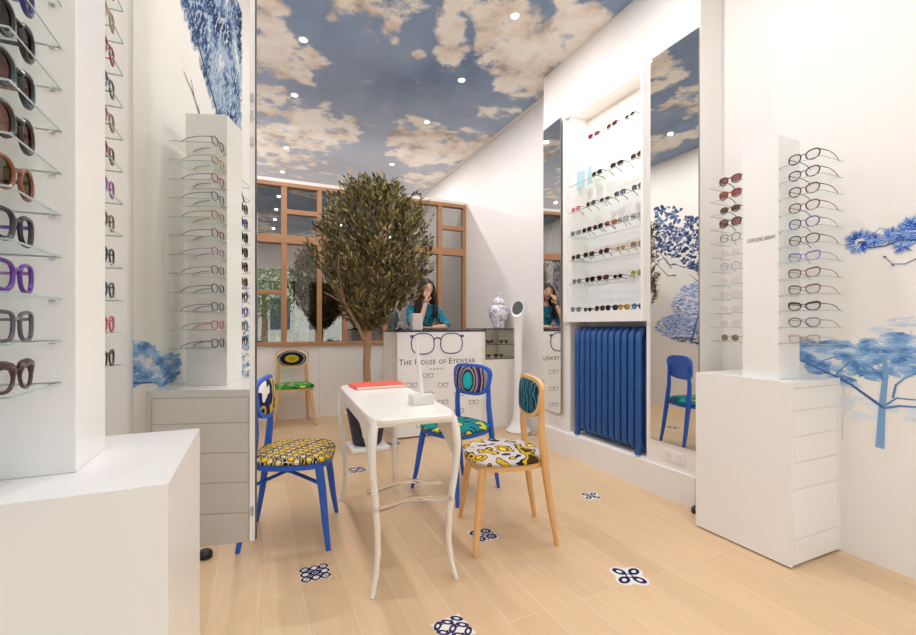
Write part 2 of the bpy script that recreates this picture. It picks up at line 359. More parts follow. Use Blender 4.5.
def rm(ell,stroke):
    R=random.Random(5); P=lambda x,y:tuple(onX(x,y,XR))[1:]
    # faint distant trees
    for (x,y,a) in ((880,330,.03),(905,322,.05),(850,385,.03)):
        p=P(x,y); cloud(ell,R,p[0],p[1],a*1.4,a*.45,60,[(214,222,236),(200,212,230)],.012)
    stroke([P(843,385),P(846,400),P(842,425),P(843,440)],.006,.004,(205,215,230)); stroke([P(845,402),P(852,390)],.004,.002,(205,215,230))
    stroke([P(911,330),P(911,345)],.006,.005,(205,214,232))
    for k in range(30): 
        p=P(R.uniform(840,916),R.uniform(395,420)); ell(p[0],p[1],.03,.01,0,(222,228,238))
    # main umbrella pine
    tr=(124,166,208)
    for (x,y,rx,ry,n) in ((812,354,16,10,150),(835,350,22,9,190),(862,356,20,10,170),(850,368,18,7,110),(880,348,22,10,190),(905,352,22,12,200),(872,374,12,6,70),(900,370,18,7,90),(935,355,30,15,160),(895,338,16,5,70),(840,380,14,5,50),(818,368,12,6,50),(805,345,10,8,60)):
        c=P(x,y); e1=P(x+rx,y); e2=P(x,y-ry); cloud(ell,R,c[0],c[1],abs(c[0]-e1[0]),abs(e2[1]-c[1]),n)
    stroke([P(880,448),P(881,430),P(882,410),P(884,390),P(886,372),P(884,355)],.034,.018,tr)
    stroke([P(884,408),P(870,398),P(852,385),P(835,376),P(815,367),P(800,360)],.014,.006,(70,104,158))
    stroke([P(884,408),P(900,406),P(916,407),P(940,405)],.012,.005,(92,134,190)); stroke([P(886,405),P(897,398),P(916,400)],.009,.005,(92,134,190))
    stroke([P(893,398),P(896,385),P(905,378),P(920,372)],.010,.004,(92,134,190)); stroke([P(884,380),P(872,368),P(862,362)],.009,.004,(92,134,190))
    stroke([P(835,376),P(845,366),P(852,360)],.006,.003,(80,116,170)); stroke([P(815,367),P(825,360),P(838,356)],.006,.003,(80,116,170))
    # dark blue needle branch entering from the right
    B=[(48,92,190),(66,120,208),(104,150,220),(150,184,230),(30,62,160),(190,208,236)]
    c=P(860,242); 
    for k in range(420): 
        a=R.uniform(0,2*PI); L=R.uniform(.03,.07); q=(c[0]+.02*math.cos(a),c[1]+.02*math.sin(a)); stroke([q,(c[0]+L*math.cos(a)*1.1,c[1]+L*math.sin(a))],.004,.0006,B[int(R.random()*6)])
    for (x,y,r,n) in ((876,240,.05,90),(892,236,.055,150),(905,234,.06,220),(912,226,.055,260),(925,230,.08,200),(903,246,.05,110)):
        p=P(x,y); burst(stroke,R,p[0],p[1],r,n,B)
    for (x,y) in ((858,236),(862,244),(902,238),(912,224)): p=P(x,y); cloud(ell,R,p[0],p[1],.018,.015,24,[(40,78,180),(30,58,158)],.006)
    stroke([P(868,248),P(885,246),P(900,240),P(916,240),P(935,235)],.005,.009,(60,84,140)); stroke([P(868,240),P(880,228),P(895,231)],.004,.003,(96,130,190))
    stroke([P(885,257),P(893,264),P(905,264),P(916,259),P(930,250)],.003,.006,(110,122,150))
    for (x,y) in ((885,257),(893,265)): p=P(x,y); ell(p[0],p[1],.006,.006,0,(96,108,140))
mural('tree_mural','blue ink umbrella pine mural on the right wall beside the white column',XR,1,rm)
def lm(ell,stroke):
    R=random.Random(8); DK=[(34,56,104),(60,90,146),(96,128,172),(140,164,196),(180,196,214),(24,38,76)]
    # hanging foliage, high
    for k in range(5200):
        t=R.random(); y=.35+.80*t; z=2.02+.78*t+R.random()*1.15; v=.5+.95*noise.noise(Vector((y*9,z*5,7.7)))+R.uniform(-.2,.2)
        if v<.12: continue
        g=PALD[max(0,min(5,int(v*6)))]; L=R.uniform(.3,1) if k>1200 else 1.6
        ell(y,z,.026*L,.009*L,R.uniform(-1.5,-.8),g if k>1200 else (176,192,212),6)
    stroke([(.3,1.98),(.6,2.28),(.85,2.55),(1.08,2.85),(1.2,3.1)],.02,.006,(44,60,98)); 
    stroke([(.42,1.9),(.62,2.05),(.8,2.15),(.95,2.33),(1.05,2.4)],.012,.004,(44,60,98))
    for y,z in ((.62,2.05),(.7,2.1),(.8,2.15),(.88,2.24),(.95,2.33)): stroke([(y,z),(y+.03,z+.07)],.006,.003,(50,66,104))
    # lower canopy
    for (y,z,a,c,n) in ((1.42,1.02,.16,.09,260),(1.62,1.05,.12,.08,160),(1.2,.98,.12,.07,140)): cloud(ell,R,y,z,a,c,n,PAL,.025)
    stroke([(1.7,1.02),(1.5,.95),(1.3,.93)],.012,.006,(70,104,158))
    for (y,z,a,c,n) in ((.7,1.15,.3,.3,320),(.3,1.1,.4,.35,320)): cloud(ell,R,y,z,a,c,n,PAL,.03)
mural('tree_mural','dark blue pine mural on the left wall, seen in the tall mirrored door',XL,-1,lm)
def lm2(ell,stroke):
    R=random.Random(11); DK=[(60,74,116),(84,102,146),(120,138,172),(44,56,96)]
    for k in range(900):
        t=R.random(); y=2.9+1.9*R.random(); z=1.95+.75*R.random()+.25*math.sin(y*3)
        ell(y,z,.05*R.uniform(.3,1),.03*R.uniform(.3,1),R.uniform(-1,1),DK[int(R.random()*4)],6)
    for k in range(26):
        y=R.uniform(2.8,4.8); z=R.uniform(1.7,2.7); stroke([(y,z),(y+R.uniform(.1,.3),z+R.uniform(-.05,.2)),(y+R.uniform(.3,.5),z+R.uniform(0,.3))],.02,.006,DK[int(R.random()*4)])
    V=[(150,170,226),(180,194,236),(120,146,210),(204,214,242)]
    for (y,z,a,c,n) in ((3.2,1.5,.45,.3,420),(4.0,1.45,.5,.35,420),(3.5,1.1,.6,.18,380),(4.4,1.15,.4,.18,260)): cloud(ell,R,y,z,a,c,n,V,.04)
    stroke([(3.3,1.0),(3.45,1.3),(3.5,1.7)],.03,.015,(90,108,160)); stroke([(4.2,.95),(4.1,1.3),(3.9,1.6)],.03,.012,(90,108,160))
    cloud(ell,R,3.6,.98,.9,.07,260,[(80,100,140),(110,130,166)],.03)
mural('tree_mural','blue pine mural on the rear left wall, seen in the wall mirror beside the radiator',XLB,-1,lm2)
# ---------------------------------------------------------------- mirrors
def wall_mirror(label,y0,y1,z0,z1,tilt=0):
    t=thing('wall_mirror',label,'mirror',(XB-abs(math.sin(tilt))*(y1-y0)/2,(y0+y1)/2,z0),tilt)
    h=(y1-y0)/2; box('frame',mat('mirror_edge',(150,146,140),.3,metal=.6),(-.006,-.001,-h,h,0,z1-z0),t)
    box('mirror_glass',MIRROR,(-.009,-.006,-h+.003,h-.003,.003,z1-z0-.003),t)
wall_mirror('tall narrow wall mirror left of the radiator, reflecting the sign and the woman',3.27,3.575,.36,3.08,math.radians(-4.5))
wall_mirror('tall wall mirror right of the lit case, reflecting a blue chair and the mural',1.905,2.285,.372,3.065)
# mirrored door, standing open off the left pier
A=Vector((-.372,1.757,0)); Bp=Vector((-.0100,1.696,0)); L=(Bp-A).length; ang=math.atan2(Bp.y-A.y,Bp.x-A.x)
t=thing('mirrored_door','tall mirrored cabinet door standing open behind the left white display cabinet','mirror',(A.x,A.y,.42),ang)
box('door_panel',W_LACQ,(0,L,0,.022,0,3.1),t); box('mirror_glass',MIRROR,(.0,L-.016,-.004,0,.0,3.1),t)
box('edge_strip',mat('dark_seal',(60,58,56),.5),(L-.001,L+.003,.004,.022,0,3.1),t)
for z in (.09,1.38,1.47,1.53,2.72):
    box('hinge',CHROME,(L-.012,L-.003,-.007,-.003,z,z+.03),t); 
# ---------------------------------------------------------------- display units
def cabinet(X0,X1,Y0,Y1,face,label):
    t=thing('display_cabinet',label,'cabinet',((X0+X1)/2,(Y0+Y1)/2,0)); cx,cy=(X0+X1)/2,(Y0+Y1)/2
    hx,hy=(X1-X0)/2,(Y1-Y0)/2
    box('plinth',mat('plinth_dark',(150,140,130),.6),(-hx+.01,hx-.01,-hy+.01,hy-.01,0,.008),t)
    box('body',W_LACQ,(-hx,hx,-hy+(.02 if face<0 else 0),hy-(.02 if face>0 else 0),.008,.90),t)
    yf=face*hy; a,b_=sorted((yf,yf-face*.02)); box('top_rail',W_LACQ,(-hx,hx,a,b_,.868,.90),t)
    zs=[.13,.375,.505,.632,.758,.868]; zs=[.012]+zs
    for i in range(len(zs)-1):
        d=box('drawer',W_LACQ,(-hx+.022,hx-.022,a,b_,zs[i]+.0017,zs[i+1]-.0017),t,bevel=.0015)
    gb=MB(); gb.box(-hx,-hx+.018,a,b_,.008,.868); gb.box(hx-.018,hx,a,b_,.008,.868); gb.build('side_rail',W_LACQ,t)
    gb=MB(); gb.box(-hx+.018,hx-.018,yf-face*.0195,yf-face*.003,.01,.866); gb.build('drawer_shadow_gap',GAP,t)
    return t
cabinet(2.33,2.76,1.262,1.767,-1,'white lacquered cabinet with drawers at the right wall, under the right column')
cabinet(-.57,-.14,.89,1.34,1,'white lacquered cabinet in the left foreground, in front of the mirrored door')
NSH=12
def SZ(side,s): return (1.085,.0795) if side<0 else ((1.068,.0763) if s<0 else (1.075,.0795))   # lowest shelf height and pitch
def column(X0,X1,Y0,Y1,xf,side,label):
    # xf: x of the face looking into the room; side=+1 if it looks +X
    t=thing('display_column',label,'display stand',((X0+X1)/2,(Y0+Y1)/2,.90)); cx,cy=(X0+X1)/2,(Y0+Y1)/2
    box('post',W_LACQ,(X0-cx,X1-cx,Y0-cy,Y1-cy,0,1.23),t,bevel=.002)
    for s,yy in ((-1,Y0),(1,Y1)):
        left=side>0; ya,yb=sorted((yy,yy+s*(.135 if left and s>0 else .185)))
        ins=.022 if left and s<0 else 0
        SZ0,SDZ=SZ(side,s)
        for k in range(NSH):
            z=SZ0+k*SDZ-.9
            b=MB(); b.box(X0-cx+.0,X1-cx-ins,ya-cy,yb-cy,z-.003,z); sh=b.build('glass_shelf',SHELFG,t)
            e=MB(); xe=(X0 if side<0 else X1-ins)-cx; xa,xb=sorted((xe,xe+side*.0012)); e.box(xa,xb,ya-cy,yb-cy,z-.003,z)
            ye=(ya if s<0 else yb)-cy; e.box(X0-cx,X1-cx-ins,min(ye,ye+s*.001),max(ye,ye+s*.001),z-.003,z); e.build('polished_edge',SHELFE,sh)
        x=xf-cx-side*(.012+ins)
        b=MB()
        for k in range(NSH): b.box(x-.004,x+.004,yy-cy+(s*.0 if s>0 else -.006),yy-cy+(.006 if s>0 else 0),SZ0+k*SDZ-.9-.007,SZ0+k*SDZ-.9-.003)
        b.build('shelf_pin',CHROME,t)
    return t
colR=column(2.37,2.55,1.34,1.52,2.37,-1,'square white column with glass shelves of eyeglasses and small grey lettering, right side')
colL=column(-.485,-.305,1.03,1.20,-.305,1,'square white column with glass shelves on the left foreground cabinet')
def lettering(txt,size,m,parent,loc,rot,name='lettering',width=None,sp=1.0,small=False):
    c=D.curves.new(name,'FONT'); c.body=txt; c.size=size; c.align_x='CENTER'; c.align_y='CENTER'; c.extrude=.0004; c.space_character=sp; c.resolution_u=2
    if small:
        c.small_caps_scale=.78; c.offset=.0006
        for q in c.body_format: q.use_small_caps=True
    o=D.objects.new(name,c); COL.objects.link(o)
    bpy.context.view_layer.update()
    me=D.meshes.new_from_object(o.evaluated_get(bpy.context.evaluated_depsgraph_get())); D.objects.remove(o)
    me.materials.clear(); me.materials.append(m)
    o=D.objects.new(name,me); COL.objects.link(o); o.parent=parent; o.location=loc; o.rotation_euler=rot
    if width:
        w=max(v.co.x for v in me.vertices)-min(v.co.x for v in me.vertices)
        for v in me.vertices: v.co.x*=width/w
    return o
GREYL=mat('grey_lettering',(128,126,126),.5)
lettering('CAROLINE ABRAM',.030,GREYL,colR,(2.37-2.46-.0012,-.005,1.62-.9),(PI/2,0,-PI/2),width=.138,sp=1.05)
# ---------------------------------------------------------------- spectacles
_spec={}
def spec_proto(key,w,h,p,cat,r,col,lens=None,bridge=.018,simple=False,tcol=None,brow=0,r2=None):
    fm=mat('frame_'+key,col,.3,noise_amt=.12,noise_scale=120)
    tm=mat('temple_'+key,tcol,.3) if tcol else fm
    lm_=thin_glass('lens_'+key,lens,.08) if lens else LENSC
    n=22; fr=MB(); rims=[]; H=h+2*r
    for s in (-1,1):
        cx=s*(w/2+bridge/2+r*.5); pts=[]; 
        for i in range(n):
            t=2*PI*i/n; c_,s_=math.cos(t),math.sin(t)
            x=w/2*math.copysign(abs(c_)**(2/p),c_); z=h/2*math.copysign(abs(s_)**(2/p),s_)
            z+=cat*max(0,s*x/(w/2))*max(0,z/(h/2)+.3)*h
            x*=(1+.10*z/(h/2)) if cat else 1
            X=cx+x; pts.append(Vector((X,1.2*X*X,z+H/2)))
        r=r; rr=[r*(1.3 if r<.003 else 1.0)*(1+brow*max(0,(q.z-H/2)/(h/2))) for q in pts]
        fr.tube(pts,rr,6,closed=True); rims.append(pts)
    zt=H*.66
    fr.tube([(-bridge/2-r,0,zt),(-bridge/4,-.001,zt+.004),(bridge/4,-.001,zt+.004),(bridge/2+r,0,zt)],r*.9,6)
    Wd=w+bridge/2+r; yo=1.2*Wd*Wd
    zc=H*.72+cat*h*.5
    tmps=[]
    for s in (-1,1):
        m_=fr if simple else MB()
        m_.tube([(s*(Wd-.001),yo-.001,zc),(s*(Wd+.004),yo+.004,zc),(s*(Wd+.003),yo+.05,zc-.001),(s*(Wd-.002),yo+.09,zc-.006),(s*(Wd-.005),yo+.112,zc*.55),(s*(Wd-.006),yo+.13,.0035)],[r,r,r*.8,r*.8,r*.9,r*1.0],6,flat=.6)
        if not simple: tmps.append(m_)
    return dict(fr=fr,tm=tmps,rims=rims,fm=fm,tmat=tm,lens=lm_,simple=simple)
def spec_make(key,sun=False,**kw):
    d=spec_proto(key,**kw)
    root=d['fr'].build('sunglasses' if sun else 'eyeglasses',d['fm'],smooth=True)
    for t in d['tm']: t.build('temple',d['tmat'],root,smooth=True)
    def fan(b,pts): 
        c=sum(pts,Vector())/len(pts); b.add([c+Vector((0,-.0012,0))]+[tuple(p) for p in pts],[(0,1+i,1+(i+1)%len(pts)) for i in range(len(pts))])
    if d['simple']:
        b=MB(); [fan(b,p) for p in d['rims']]; b.build('lens_pair',d['lens'],root,fix=False)
    else:
        for p in d['rims']:
            b=MB(); fan(b,p); b.build('lens',d['lens'],root,fix=False)
    return root
PROTO={}
def spec(key,loc,rz,label,group,sun,desc,scale=1):
    if key not in PROTO: 
        o=spec_make(key,sun,**desc); PROTO[key]=o
    else: o=copy_tree(PROTO[key])
    o.location=loc; o.rotation_euler=(0,0,rz); o.scale=(scale,)*3
    tag(o,label,'sunglasses' if sun else 'eyeglasses',group)
    return o
ORD=['bottom','second','third','fourth','fifth','sixth','seventh','eighth','ninth','tenth','eleventh','top']
def shelfname(k): return (ORD[k]+' shelf') if k in (0,11) else '%s shelf from the bottom'%ORD[k]
S=lambda w,h,p,cat,r,col,**k:dict(w=w,h=h,p=p,cat=cat,r=r,col=col,**k)
# right column, near side: small cat-eye and oval frames
R_near=[('copper_cat',S(.050,.034,2.4,.12,.0014,(196,140,96)),'thin copper cat-eye','e'),
 ('grey_oval',S(.050,.037,2.3,.03,.0017,(96,98,100)),'thin grey oval','e'),
 ('plum_cat',S(.050,.030,2.5,.2,.0021,(72,36,52),brow=.6),'dark plum cat-eye','e'),
 ('mauve_cat',S(.050,.035,2.5,.12,.0017,(120,84,92),brow=.5),'brown-mauve cat-eye','e'),
 ('rose_cat',S(.050,.035,2.5,.15,.0017,(118,70,80),brow=.4),'thin rose-brown cat-eye','e'),
 ('periwinkle_cat',S(.050,.034,2.5,.15,.0017,(110,116,190),tcol=(130,130,140),brow=.4),'pale violet-blue cat-eye','e'),
 ('charcoal_oval',S(.048,.039,2.2,.03,.0020,(78,72,70)),'charcoal rounded','e'),
 ('blue_round',S(.048,.041,2.1,.03,.0019,(70,66,150),tcol=(120,116,130)),'blue-violet round','e'),
 ('burgundy_oval',S(.048,.039,2.2,.05,.0020,(112,42,62)),'burgundy oval','e'),
 ('redbrown_oval',S(.048,.039,2.2,.05,.0021,(92,50,56)),'red-brown oval','e'),
 ('wine_oval',S(.049,.039,2.2,.06,.0021,(86,38,48)),'wine-coloured oval','e'),
 ('black_oval',S(.050,.040,2.2,.06,.0021,(58,34,42)),'blackish plum oval','e')]
for k,(key,desc,lab,_) in enumerate(R_near):
    spec(key,(2.395,1.34-.097,1.085+k*.0795),-PI/2-.08,'%s eyeglasses, %s, street side of right column'%(lab,shelfname(k)),'eyeglasses on the street side of the right column',False,desc,1.15)
R_far=[('beige_sun',S(.040,.036,2.1,0,.0015,(186,170,150),lens=(150,136,118)),'small beige round sunglasses',1),
 ('clear_frame_a',S(.047,.037,2.3,.05,.0012,(226,222,218)),'pale transparent eyeglasses',0),('clear_frame_b',S(.047,.036,2.6,.05,.0012,(222,214,214)),'pale rimless-looking eyeglasses',0),
 ('gold_faint',S(.047,.037,2.3,.03,.0010,(204,190,160)),'thin gold-wire eyeglasses',0),('clear_frame_c',S(.047,.036,2.3,.1,.0012,(228,222,222)),'colourless thin eyeglasses',0),
 ('lilac_round',S(.047,.042,2.0,0,.0015,(176,150,176)),'thin lilac round eyeglasses',0),('clear_frame_d',S(.047,.036,2.3,.1,.0012,(230,226,222)),'almost invisible clear eyeglasses',0),
 ('violet_poly',S(.046,.042,2.6,.03,.0018,(110,84,110)),'dark violet rounded eyeglasses',0),
 ('smoke_sun',S(.050,.046,2.3,.05,.0032,(58,44,46),lens=(150,100,94)),'large smoky brown sunglasses',1),('tiny_brown_sun',S(.044,.034,2.4,.05,.0028,(110,78,46),lens=(96,66,44)),'small tortoise brown sunglasses',1),
 ('red_sun',S(.050,.044,2.4,.08,.0032,(140,44,34),lens=(150,74,64)),'large brick-red sunglasses',1),('dark_sun',S(.050,.044,2.3,.06,.0034,(60,34,32),lens=(150,84,78)),'large dark brown rosy-lensed sunglasses',1)]
for k,(key,desc,lab,sun) in enumerate(R_far):
    spec(key,(2.40,1.52+.09,1.085+k*.0795),-PI/2,'%s, %s, radiator side of right column'%(lab,shelfname(k)),'eyewear on the radiator side of the right column',bool(sun),desc)
L_near=[('browline',S(.050,.041,2.3,.02,.0022,(66,36,34),tcol=(40,30,30),brow=1.4),'black and brown browline eyeglasses',0),
 ('hexa',S(.052,.044,3.2,.04,.0032,(84,82,92),tcol=(120,116,124)),'grey hexagonal eyeglasses',0),
 ('purple_thick',S(.051,.044,2.4,.06,.0034,(92,40,140),tcol=(150,110,170)),'thick purple eyeglasses',0),
 ('black_purple',S(.050,.044,2.6,.04,.0038,(34,26,40),tcol=(90,60,170)),'thick black and purple eyeglasses',0),
 ('brown_ovalsun',S(.053,.046,2.2,.0,.0036,(128,72,46),tcol=(60,40,34),lens=(110,96,70)),'brown oval sunglasses',1),
 ('black_roundsun',S(.054,.050,2.1,.0,.0042,(34,24,24),tcol=(120,84,60),lens=(140,90,70)),'black round brown-lensed sunglasses',1),
 ('teal_roundsun',S(.055,.050,2.2,.05,.0044,(24,44,52),tcol=(150,110,90),lens=(120,84,76)),'dark teal round sunglasses',1),
 ('black_bigsun',S(.055,.050,2.3,.05,.0042,(20,20,26),tcol=(40,40,44),lens=(88,80,76)),'big black smoky sunglasses',1),
 ('blue_pattern',S(.053,.047,2.3,.04,.0040,(50,36,120),tcol=(150,140,190),lens=(150,170,176)),'deep blue sunglasses',1),
 ('tort_green',S(.053,.047,2.3,.04,.0036,(70,42,36),tcol=(150,40,40),lens=(150,160,140)),'tortoise green-lensed sunglasses',1)]
for k,(key,desc,lab,sun) in enumerate(L_near):
    spec(key,(-.343,1.03-.12,1.068+k*.0763),PI/2,'%s, %s, street side of left column'%(lab,shelfname(k)),'eyewear on the street side of the left column',bool(sun),desc)
cols=[('black',(40,36,34)),('pink',(190,80,110)),('slate',(60,70,84)),('navy',(44,50,70)),('olive',(96,90,70)),('violet',(150,90,160)),('rosewood',(120,60,64)),('tan',(150,110,90)),('steel_blue',(70,80,100)),('crimson',(150,44,54)),('amber',(180,150,100)),('brown',(90,60,44))]
for k,(cn,c) in enumerate(cols):
    spec('lf_'+cn,(-.315,1.20+.060,1.075+k*.0795),PI/2,'thin %s eyeglasses, %s, mirror side of left column'%(cn.replace('_',' '),shelfname(k)),'eyeglasses on the mirror side of the left column',False,S(.048,.036,2.3,.04,.0017,c))
# ---------------------------------------------------------------- wall display case and its eyewear
CY0,CY1,CZ0,CZ1=2.325,3.235,1.205,3.06
def wall_case():
    t=thing('wall_display_case','tall white lit wall case with glass shelves of sunglasses above the blue radiator','display case',(2.55,(CY0+CY1)/2,CZ0))
    cy=(CY0+CY1)/2; a,b_=CY0-cy,CY1-cy; H=CZ1-CZ0
    b=MB(); b.box(-.035,.19,a,a+.022,0,H); b.box(-.035,-.001,b_-.022,b_,0,H); b.box(-.001,.19,3.18-cy-.022,3.18-cy,0,H)
    b.box(-.035,.19,a+.022,3.18-cy-.022,H-.02,H); b.box(-.035,-.001,3.18-cy-.022,b_-.022,H-.02,H); b.box(-.035,.19,a+.022,3.18-cy-.022,0,.085); b.box(-.035,-.001,3.18-cy-.022,b_-.022,0,.085)
    b.build('case_frame',W_LACQ,t)
    box('back_panel',W_LACQ,(.185,.19,a+.022,3.18-cy-.022,.085,H-.02),t)
    box('light_strip',mat('led_strip',(255,244,226),.4,emit=(255,230,196),estr=5),(-.02,-.005,a+.05,3.18-cy-.05,H-.028,H-.02),t)
    l=D.lights.new('case_lamp','AREA'); l.shape='RECTANGLE'; l.size=.03; l.size_y=.75; l.energy=2.2; l.color=(1,.88,.74)
    lo=D.objects.new('lamp',l); COL.objects.link(lo); lo.parent=t; lo.location=(-.0125,0,H-.03)
    zs=[1.292,1.538,1.75,1.962,2.172,2.405,2.733]
    for z in zs[1:]:
        b=MB(); b.box(-.03,.185,a+.022,3.18-cy-.022,z-.006-CZ0,z-CZ0); s=b.build('glass_shelf',SHELFG,t)
        MB().box(-.032,-.03,a+.022,3.18-cy-.022,z-.006-CZ0,z-CZ0).build('polished_edge',SHELFE,s)
    return zs
zs=wall_case()
def sk(col,lens,w=.048,h=.040,r=.0034): return S(w,h,2.3,.05,r,col,lens=lens,simple=True)
K={'red':sk((150,40,56),(120,50,60)),'blk':sk((34,30,32),(50,44,44)),'tort':sk((90,58,40),(84,66,54)),'pink':sk((206,90,104),(210,150,150)),
 'nvy':sk((40,44,70),(120,116,130)),'org':sk((150,88,56),(160,96,66)),'clr':sk((150,150,140),(190,196,186)),'dred':sk((80,34,38),(96,40,44)),
 'tan':sk((190,140,100),(200,150,104),.034,.032),'teal':sk((120,120,100),(60,150,140)),'yel':sk((150,120,40),(220,180,60)),'blu':sk((70,90,120),(110,160,200)),
 'grn':sk((150,160,110),(200,196,110)),'gry':sk((120,124,124),(150,160,160)),'sml':sk((50,40,36),(60,50,44),.036,.028),'pch':sk((130,110,90),(222,160,130))}
KN={'red':'crimson-framed','blk':'black','tort':'tortoiseshell brown','pink':'pink','nvy':'dark navy','org':'rust-orange','clr':'translucent grey','dred':'dark red','tan':'tiny tan',
 'teal':'teal-lensed','yel':'yellow-lensed','blu':'blue-lensed','grn':'lime-lensed','gry':'pale grey','sml':'small dark brown','pch':'peach-lensed'}
rows=[(6,[('red',594),('dred',612),('sml',630)]),
 (5,[('blk',597),('blk',617),('tort',637)]),
 (4,[('pink',576),('tort',591),('sml',605),('nvy',620),('nvy',638)]),
 (3,[('gry',576),('blk',587),('blk',598),('org',611),('clr',623),('clr',637)]),
 (2,[('tort',576),('tort',589),('dred',604),('tan',621),('pch',638)]),
 (1,[('gry',577),('blk',590),('dred',603),('sml',618),('grn',637)]),
 (0,[('gry',576),('sml',588),('tort',600),('blk',612),('yel',624),('blu',638)])]
POS=['first','second','third','fourth','fifth','sixth']; RN={6:'top',5:'second',4:'third',3:'fourth',2:'fifth',1:'sixth',0:'lowest'}
for r_,items in rows:
    for i,(k,px) in enumerate(items):
        y=onX(px,300,2.545).y
        spec('case_'+k,(2.54,y,zs[r_]),-PI/2+(.12 if (i+r_)%3==0 else -.06),'%s sunglasses, %s from the left on the %s shelf of the wall case'%(KN[k],POS[i],RN[r_]),'sunglasses in the wall case',True,K[k],.98)
for i,(px) in enumerate((579,588)):
    y=onX(px,180,2.6).y; o=MB().box(-.002,.002,-.04,.04,0,.15).build('display_card',mat('card_blue_%d'%i,(176,206,222),.5)); o.location=(2.62,y,zs[5]); o.rotation_euler=(0,0,.3*(1-2*i))
    tag(o,['pale blue card standing at the far left of the second shelf of the wall case','pale blue card between the other card and black sunglasses, second case shelf'][i],'card','pale blue cards in the wall case')
# ---------------------------------------------------------------- radiator
def radiator():
    t=thing('radiator','dark blue cast-iron column radiator in the niche under the wall case','radiator',(2.632,2.745,.2205))
    n=11; w=.068; H=.93
    for i in range(n):
        y=(i-(n-1)/2)*w; b=MB()
        for x in (-.07,.0,.07):
            prof=[(x,y,.10),(x,y,H-.07)]; b.tube([(x,y,.07),(x,y,.11),(x,y,H-.12),(x,y,H-.06)],[.022,.027,.027,.022],10,flat=1.0)
        # rounded hoops joining the tubes at top and bottom
        b.tube([(-.072,y,H-.13),(-.066,y,H-.05),(-.03,y,H-.012),(.03,y,H-.012),(.066,y,H-.05),(.072,y,H-.13)],[.026,.03,.03,.03,.03,.026],10)
        b.tube([(-.072,y,.14),(-.066,y,.075),(-.03,y,.05),(.03,y,.05),(.066,y,.075),(.072,y,.14)],[.026,.028,.028,.028,.028,.026],10)
        s=b.build('section',RBLUE,t,smooth=True)
    b=MB(); b.tube([(0,-(n-1)/2*w-.03,H-.06),(0,(n-1)/2*w+.03,H-.06)],.018,10); b.tube([(0,-(n-1)/2*w-.03,.09),(0,(n-1)/2*w+.03,.09)],.018,10); b.build('header_pipe',RBLUE,t,smooth=True)
    for y in (-(n-1)/2*w,(n-1)/2*w):
        for x in (-.07,.07):
            MB().tube([(x*1.0,y,.08),(x*1.08,y,.04),(x*1.15,y,.0)],[.026,.020,.026],10).build('foot',RBLUE,t,smooth=True)
    b=MB(); b.tube([(0,-(n-1)/2*w-.03,.09),(0,-(n-1)/2*w-.055,.09),(.03,-(n-1)/2*w-.055,.09),(.07,-(n-1)/2*w-.055,.0)],.012,8); b.tube([(0,-(n-1)/2*w-.055,.08),(0,-(n-1)/2*w-.055,.15)],.018,10); b.build('valve',RBLUE,t,smooth=True)
radiator()
for y,lab in ((2.09,'white double wall socket low on the pier under the right wall mirror'),(3.40,'white double wall socket low on the pier under the narrow wall mirror')):
    t=thing('wall_socket',lab,'socket',(XB,y,.29)); box('plate',W_LACQ,(-.006,-.0,-.075,.075,-.038,.038),t,bevel=.002)
    for s in (-.037,.037):
        b=MB(); b.lathe([(.026,0),(.026,.002)],n=20); o=b.build('outlet',mat('socket_grey',(228,224,220),.4),t); o.location=(-.006,s,0); o.rotation_euler=(0,-PI/2,0)
for p,lab in (((-.243,2.55),'small black caster foot on the floor under the mirrored door'),((2.50,1.885),'small black rubber foot on the floor at the corner of the low white plinth')):
    o=MB().lathe([(.02,0),(.034,.004),(.034,.028),(.022,.04)],n=16).build('rubber_foot',BLACK,smooth=True); o.location=(p[0],p[1],0); tag(o,lab,'foot')
# ---------------------------------------------------------------- chairs
def chair(label,loc,rz,fm,seatm,backm,brace=False,backplain=None):
    t=thing('dining_chair',label,'chair',(loc[0],loc[1],0),rz,'upholstered chairs in the shop')
    out=[(x,y-.018) for x,y in superell(.46,.43,3.0,40,-.06)]
    # seat rail and cushion
    MB().pad([(x*.97,y*.97) for x,y in out],lambda k:.418,lambda k:.446,lambda a,b_,z:(a,b_,z),(1,.5)).build('seat_frame',fm,t,smooth=True)
    MB().pad(out,lambda k:.447+.004*(k>.97),lambda k:(.462 if k>.97 else (.476 if k>.9 else .484+.006*(1-k))),lambda a,b_,z:(a,b_,z)).build('seat',seatm,t,smooth=True)
    for s in (-1,1):
        MB().tube([(s*.175,-.165,.43),(s*.19,-.185,.30),(s*.215,-.205,.12),(s*.24,-.222,0)],[.023,.021,.017,.0125],12).build('leg',fm,t,smooth=True)
        MB().tube([(s*.185,.236,0),(s*.178,.202,.2),(s*.170,.172,.43),(s*.163,.155,.60),(s*.155,.160,.80)],[.0125,.018,.022,.019,.013],12).build('leg',fm,t,smooth=True)
    # backrest: rounded panel, gently curved, leaning back
    bo=superell(.375,.23,3.4,40,.09)
    mp=lambda a,b_,d:(a, .140+b_*.07-.55*(.030-a*a)+d, .778+b_*.98)
    MB().pad(bo,lambda k:-.004,lambda k:.017,mp,(1,.9,.6,.3)).build('backrest',fm,t,smooth=True)
    bi=superell(.335,.19,3.2,40,.09)
    c=MB().pad(bi,lambda k:(-.0045 if k>.97 else -.010-.006*(1-k)),lambda k:.0,mp).build('back_cushion',backm,t,smooth=True)
    if brace:
        b=MB(); b.tube([(-.19,-.185,.33),(0,0,.345),(.174,.185,.33)],.009,8,flat=1.3); b.tube([(.19,-.185,.33),(0,0,.365),(-.174,.185,.33)],.009,8,flat=1.3); b.build('cross_brace',fm,t,smooth=True)
    return t
yel=(214,170,30); nav=(22,26,58)
